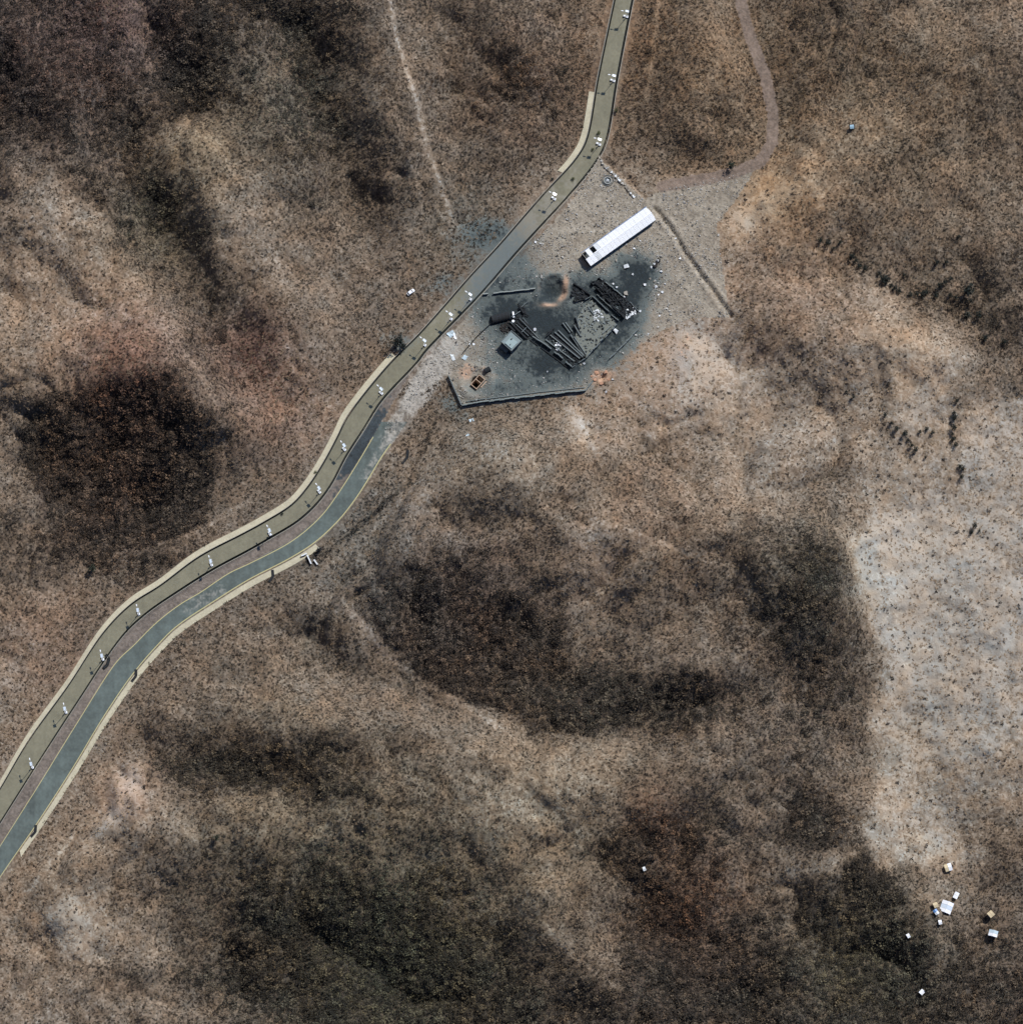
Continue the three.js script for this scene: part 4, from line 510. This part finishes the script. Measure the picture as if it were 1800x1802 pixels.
// ------------------------------------------------------------------ trees and bushes that stand apart
function crownGeo(R, hgt, n, s) { const pos = []; const lob = []; for (let i = 0; i < 7; i++) lob.push([rr(-.5, .5) * R, hgt * rr(.35, .95), rr(-.5, .5) * R, R * rr(.35, .62)]); for (let i = 0; i < n; i++) { const l = lob[i % 7], a = rr(0, 6.283), c = rr(-1, 1), r = l[3] * Math.cbrt(rr(.25, 1)), q = Math.sqrt(1 - c * c), x = l[0] + r * q * Math.cos(a), y = l[1] + r * c, z = l[2] + r * q * Math.sin(a); for (let k = 0; k < 3; k++) pos.push(x + rr(-s, s), y + rr(-s, s) * .7, z + rr(-s, s)); } const g = new THREE.BufferGeometry(); g.setAttribute('position', new THREE.Float32BufferAttribute(pos, 3)); g.computeVertexNormals(); return g; }
const crowns = [crownGeo(1.5, 2.6, 170, .34), crownGeo(1.7, 3, 190, .36), crownGeo(1.3, 2.2, 150, .32)], trunkG = mergeGeometries([cyl(.07, .14, 1.8, 6, 0, .8, 0), cyl(.04, .07, 1.2, 5, .3, 1.7, .1, 0, 0, -.6), cyl(.04, .07, 1.2, 5, -.25, 1.8, -.15, .3, 0, .6)].map((g) => g.toNonIndexed()));
let tn = 0;
function tree(u, v, s, m, name, label, cat, group) { const p = G(u, v), t = thing(name, label, cat, V(p.x, p.y - .15, p.z), rr(0, 6.28), group); part('trunk', trunkG, M.bark, t); part('crown', crowns[tn++ % 3], m, t); s *= 1.35; t.scale.set(s, s * rr(.9, 1.2), s); return t; }
const GT = 'dark evergreens along the northeast gully';
[[1444, 424, .9], [1455, 430, 1], [1466, 438, .8], [1478, 428, .7], [1497, 452, 1], [1505, 460, 1.1], [1512, 468, 1.1], [1520, 474, .8], [1546, 482, .8], [1553, 490, 1.2], [1560, 497, 1.4], [1567, 503, .9], [1573, 508, 1.1], [1582, 512, 1], [1600, 520, 1], [1612, 518, .9], [1622, 520, 1.5], [1630, 516, 1.1], [1645, 522, .9], [1653, 505, 1.1], [1660, 498, .8], [1670, 520, .8], [1680, 525, 1], [1664, 462, 1], [1648, 463, .9], [1672, 490, .7], [1590, 485, .7], [1686, 418, .7]].sort((a, b) => a[0] - b[0]).forEach(([u, v, s], i) => tree(u, v, s, M.leafDark, 'evergreen_tree', 'small dark evergreen in the northeast gully, ' + ord(i) + ' from the west', 'tree', GT));
[[1700, 513, 1.9, 'largest dark round tree, at the east end of the gully'], [1707, 531, 1.1, 'small round tree just below the largest dark tree'], [1700, 558, 1.4, 'dark tree alone below the east end of the gully'], [1723, 556, 1.2, 'round tree east of the lone dark tree'], [1733, 596, 1.3, 'dark tree on the slope near the east edge'], [1766, 602, 1.1, 'dark tree closest to the east edge on the slope']].forEach(([u, v, s, l]) => tree(u, v, s, M.leafDark, 'evergreen_tree', l, 'tree', GT));
[[1678, 728, .9], [1679, 738, 1.1], [1678, 752, 1], [1676, 775, .9], [1680, 785, .8], [1688, 822, 1], [1694, 826, .9], [1690, 840, .7], [1684, 706, .6], [1675, 765, .7]].sort((a, b) => a[1] - b[1]).forEach(([u, v, s], i) => tree(u, v, s, M.leafDark, 'hedge_tree', 'small dark tree in the upright row at the valley head, ' + ord(i) + ' from the north', 'tree', 'row of trees at the valley head'));
[[1558, 730, .7], [1568, 745, .8], [1576, 756, .9], [1590, 765, .9], [1597, 775, .7], [1604, 784, .8], [1612, 792, .9], [1618, 760, .7], [1630, 757, .7], [1640, 762, .8], [1500, 700, .7], [1488, 690, .6], [1628, 806, .6], [1715, 925, .9], [1708, 938, .7], [1722, 935, .7]].sort((a, b) => a[0] - b[0]).forEach(([u, v, s], i) => tree(u, v, s, M.leafDark, 'field_tree', 'small dark tree fringing the pale dusty valley, ' + ord(i) + ' from the west', 'tree', 'trees fringing the pale valley'));
[[700, 603, 2, M.leafDark, 'large dark scorched tree on the far side of the upper road'], [709, 609, 1.2, M.leafDark, 'smaller dark scorched tree touching the upper road edge'], [382, 1475, 1.2, M.leaf, 'lone dark green tree on the southern hillside'], [563, 970, 1.1, M.char, 'black stump like tree beside the culvert walls'], [1285, 292, 1.2, M.leaf, 'green tree on the verge of the dirt track'], [164, 1003, 1.5, M.leaf, 'dark green tree at the foot of the western wood'], [1085, 196, .9, M.leafOlive, 'olive tree on the scrub beside the upper road']].forEach(([u, v, s, m, l]) => tree(u, v, s, m, 'lone_tree', l, 'tree'));
function bush(u, v, s, m, label) { const p = G(u, v); p.y = Math.max(p.y, distA(u, v) < 17 ? .5 : p.y); const t = thing('roadside_bush', label, 'bush', p, rr(0, 6)); part('stems', [cyl(.04, .08, 1, 5, 0, .4, 0), cyl(.03, .06, 1, 5, .2, .4, .1, .3, 0, -.4)], M.bark, t); part('foliage', crowns[tn++ % 3].clone().scale(.8, .5, .8), m, t); t.scale.setScalar(s); }
bush(1052, 237, 1.1, M.leafOlive, 'green bush on the upper road just above a lamp at the bend'); bush(1043, 265, 1.1, M.leafOlive, 'low dark green bush on the upper road below the bend lamp'); bush(1008, 317, 1, M.leafOlive, 'small green bush growing on the upper road below the bend'); bush(971, 315, .9, M.leafDark, 'dark bush at the outer edge of the upper road'); bush(556, 832, 1.3, M.leafOlive, 'green bush growing in the gap of the pale verge'); bush(497, 906, .8, M.leaf, 'low bush at the outer kerb below the sharp bend');
// ------------------------------------------------------------------ huts in the wood at the lower right
function hut(u, v, w, d, h, ry, m, label, extra) {
  const p = G(u, v), t = thing('small_hut', label, 'hut', V(p.x, p.y - .3, p.z), ry, 'pale huts in the southeast wood'), hh = h + .3; const r = .5, len = d / 2 + .35;
  part('wall', [box(w - .3, hh, d - .3, 0, hh / 2, 0)], M.wall, t); for (const s of [-1, 1]) { const n = Math.max(1, Math.round(w / 2)); for (let i = 0; i < n; i++) { const o = part('roof_sheet', [box(w / n - .04, .06, len + .1), box(.06, .1, len, -w / n / 2 + .1, .05, 0)], i % 3 === 1 && extra ? M[extra] : m, t); o.position.set(-w / 2 + (i + .5) * w / n, hh + .28, s * len / 2); o.rotation.x = s * .3; } }
  part('door', box(.9, 1.9, .08, 0, 1.2, d / 2 - .1), M.wood, t); const wi = part('window', box(.8, .7, .08, w * .3, 1.7, d / 2 - .1), M.glass, t); part('sill', box(1, .08, .16, w * .3, 1.3, d / 2 - .06), M.whiteDull, wi);
}
hut(1667, 1528, 3.8, 3.2, 2.3, .3, M.tan, 'small cream roofed hut north of the big white roofed hut', 'white'); hut(1664, 1598, 6.2, 5.4, 3, 1.2, M.white, 'largest white roofed hut in the middle of the southeast wood', 'panel'); hut(1681, 1577, 3.6, 1.6, 2, 1.1, M.white, 'narrow white roofed lean to beside the largest hut'); hut(1645, 1594, 2.4, 2, 2, .4, M.tan, 'tiny cream roofed hut west of the largest hut'); hut(1646, 1606, 3, 1.4, 1.8, 2.2, M.whiteDull, 'low grey white shelter southwest of the largest hut', 'blue'); hut(1653, 1624, 1.8, 1.6, 1.6, .2, M.white, 'tiny white hut just south of the largest hut'); hut(1742, 1610, 3, 2.4, 2.2, .7, M.tan, 'cream roofed hut near the east edge above the pale blue one'); hut(1746, 1644, 3.4, 4, 2.6, 1.3, M.white, 'white and pale blue roofed hut near the east edge', 'tarp'); hut(1597, 1648, 1.7, 1.5, 1.8, .5, M.white, 'tiny white hut alone west of the hut cluster'); hut(1621, 1747, 2.6, 1.6, 1.8, .8, M.white, 'small white hut farthest south in the wood'); hut(1133, 1530, 1.6, 1.4, 1.5, .4, M.whiteDull, 'tiny pale hut alone on the southern slope'); hut(1498, 225, 2.2, 1.5, 1.6, .1, mat(150, 180, 196), 'tiny bluish roofed hut on the northeast scrub slope');

// loose stones on the levelled ground
{
  const L = [[], []]; let guard = 0; while (L[0].length + L[1].length < 7000 && guard++ < 60000) { const u = rr(650, 1335), v = rr(280, 800); if (!inPoly(YARD, u, v) || distA(u, v) < 19 || ell(SOOT_HAZE, u, v) > .35 + .5 * rnd() || rnd() > .45 + .9 * fbm(u / 25, v / 25, 2, 33)) continue; const p = P(u, v); L[rnd() < .5 ? 0 : 1].push([p.x, H(p.x, p.z), p.z, rr(.12, .5) * (rnd() < .06 ? 1.8 : 1)]); }
  const m4 = new THREE.Matrix4(), q = new THREE.Quaternion(), col = new THREE.Color(), sm = new THREE.MeshStandardMaterial({ roughness: .95 });
  L.forEach((l, k) => { const im = new THREE.InstancedMesh(chunks[k], sm, l.length); l.forEach((e, i) => { q.setFromEuler(new THREE.Euler(rr(-.5, .5), rr(0, 6), rr(-.5, .5))); m4.compose(V(e[0], e[1] + e[3] * .15, e[2]), q, V(e[3], e[3] * .7, e[3])); im.setMatrixAt(i, m4); const b = rnd() < .3 ? rr(.04, .1) : rr(.2, .42); im.setColorAt(i, col.setRGB(b, b * .96, b * .88)); }); im.name = numbered('gravel'); im.castShadow = im.receiveShadow = true; tag(im, 'loose stones and grit strewn over the levelled yard', null, null, 'stuff'); scene.add(im); });
}
renderer.render(scene, camera);
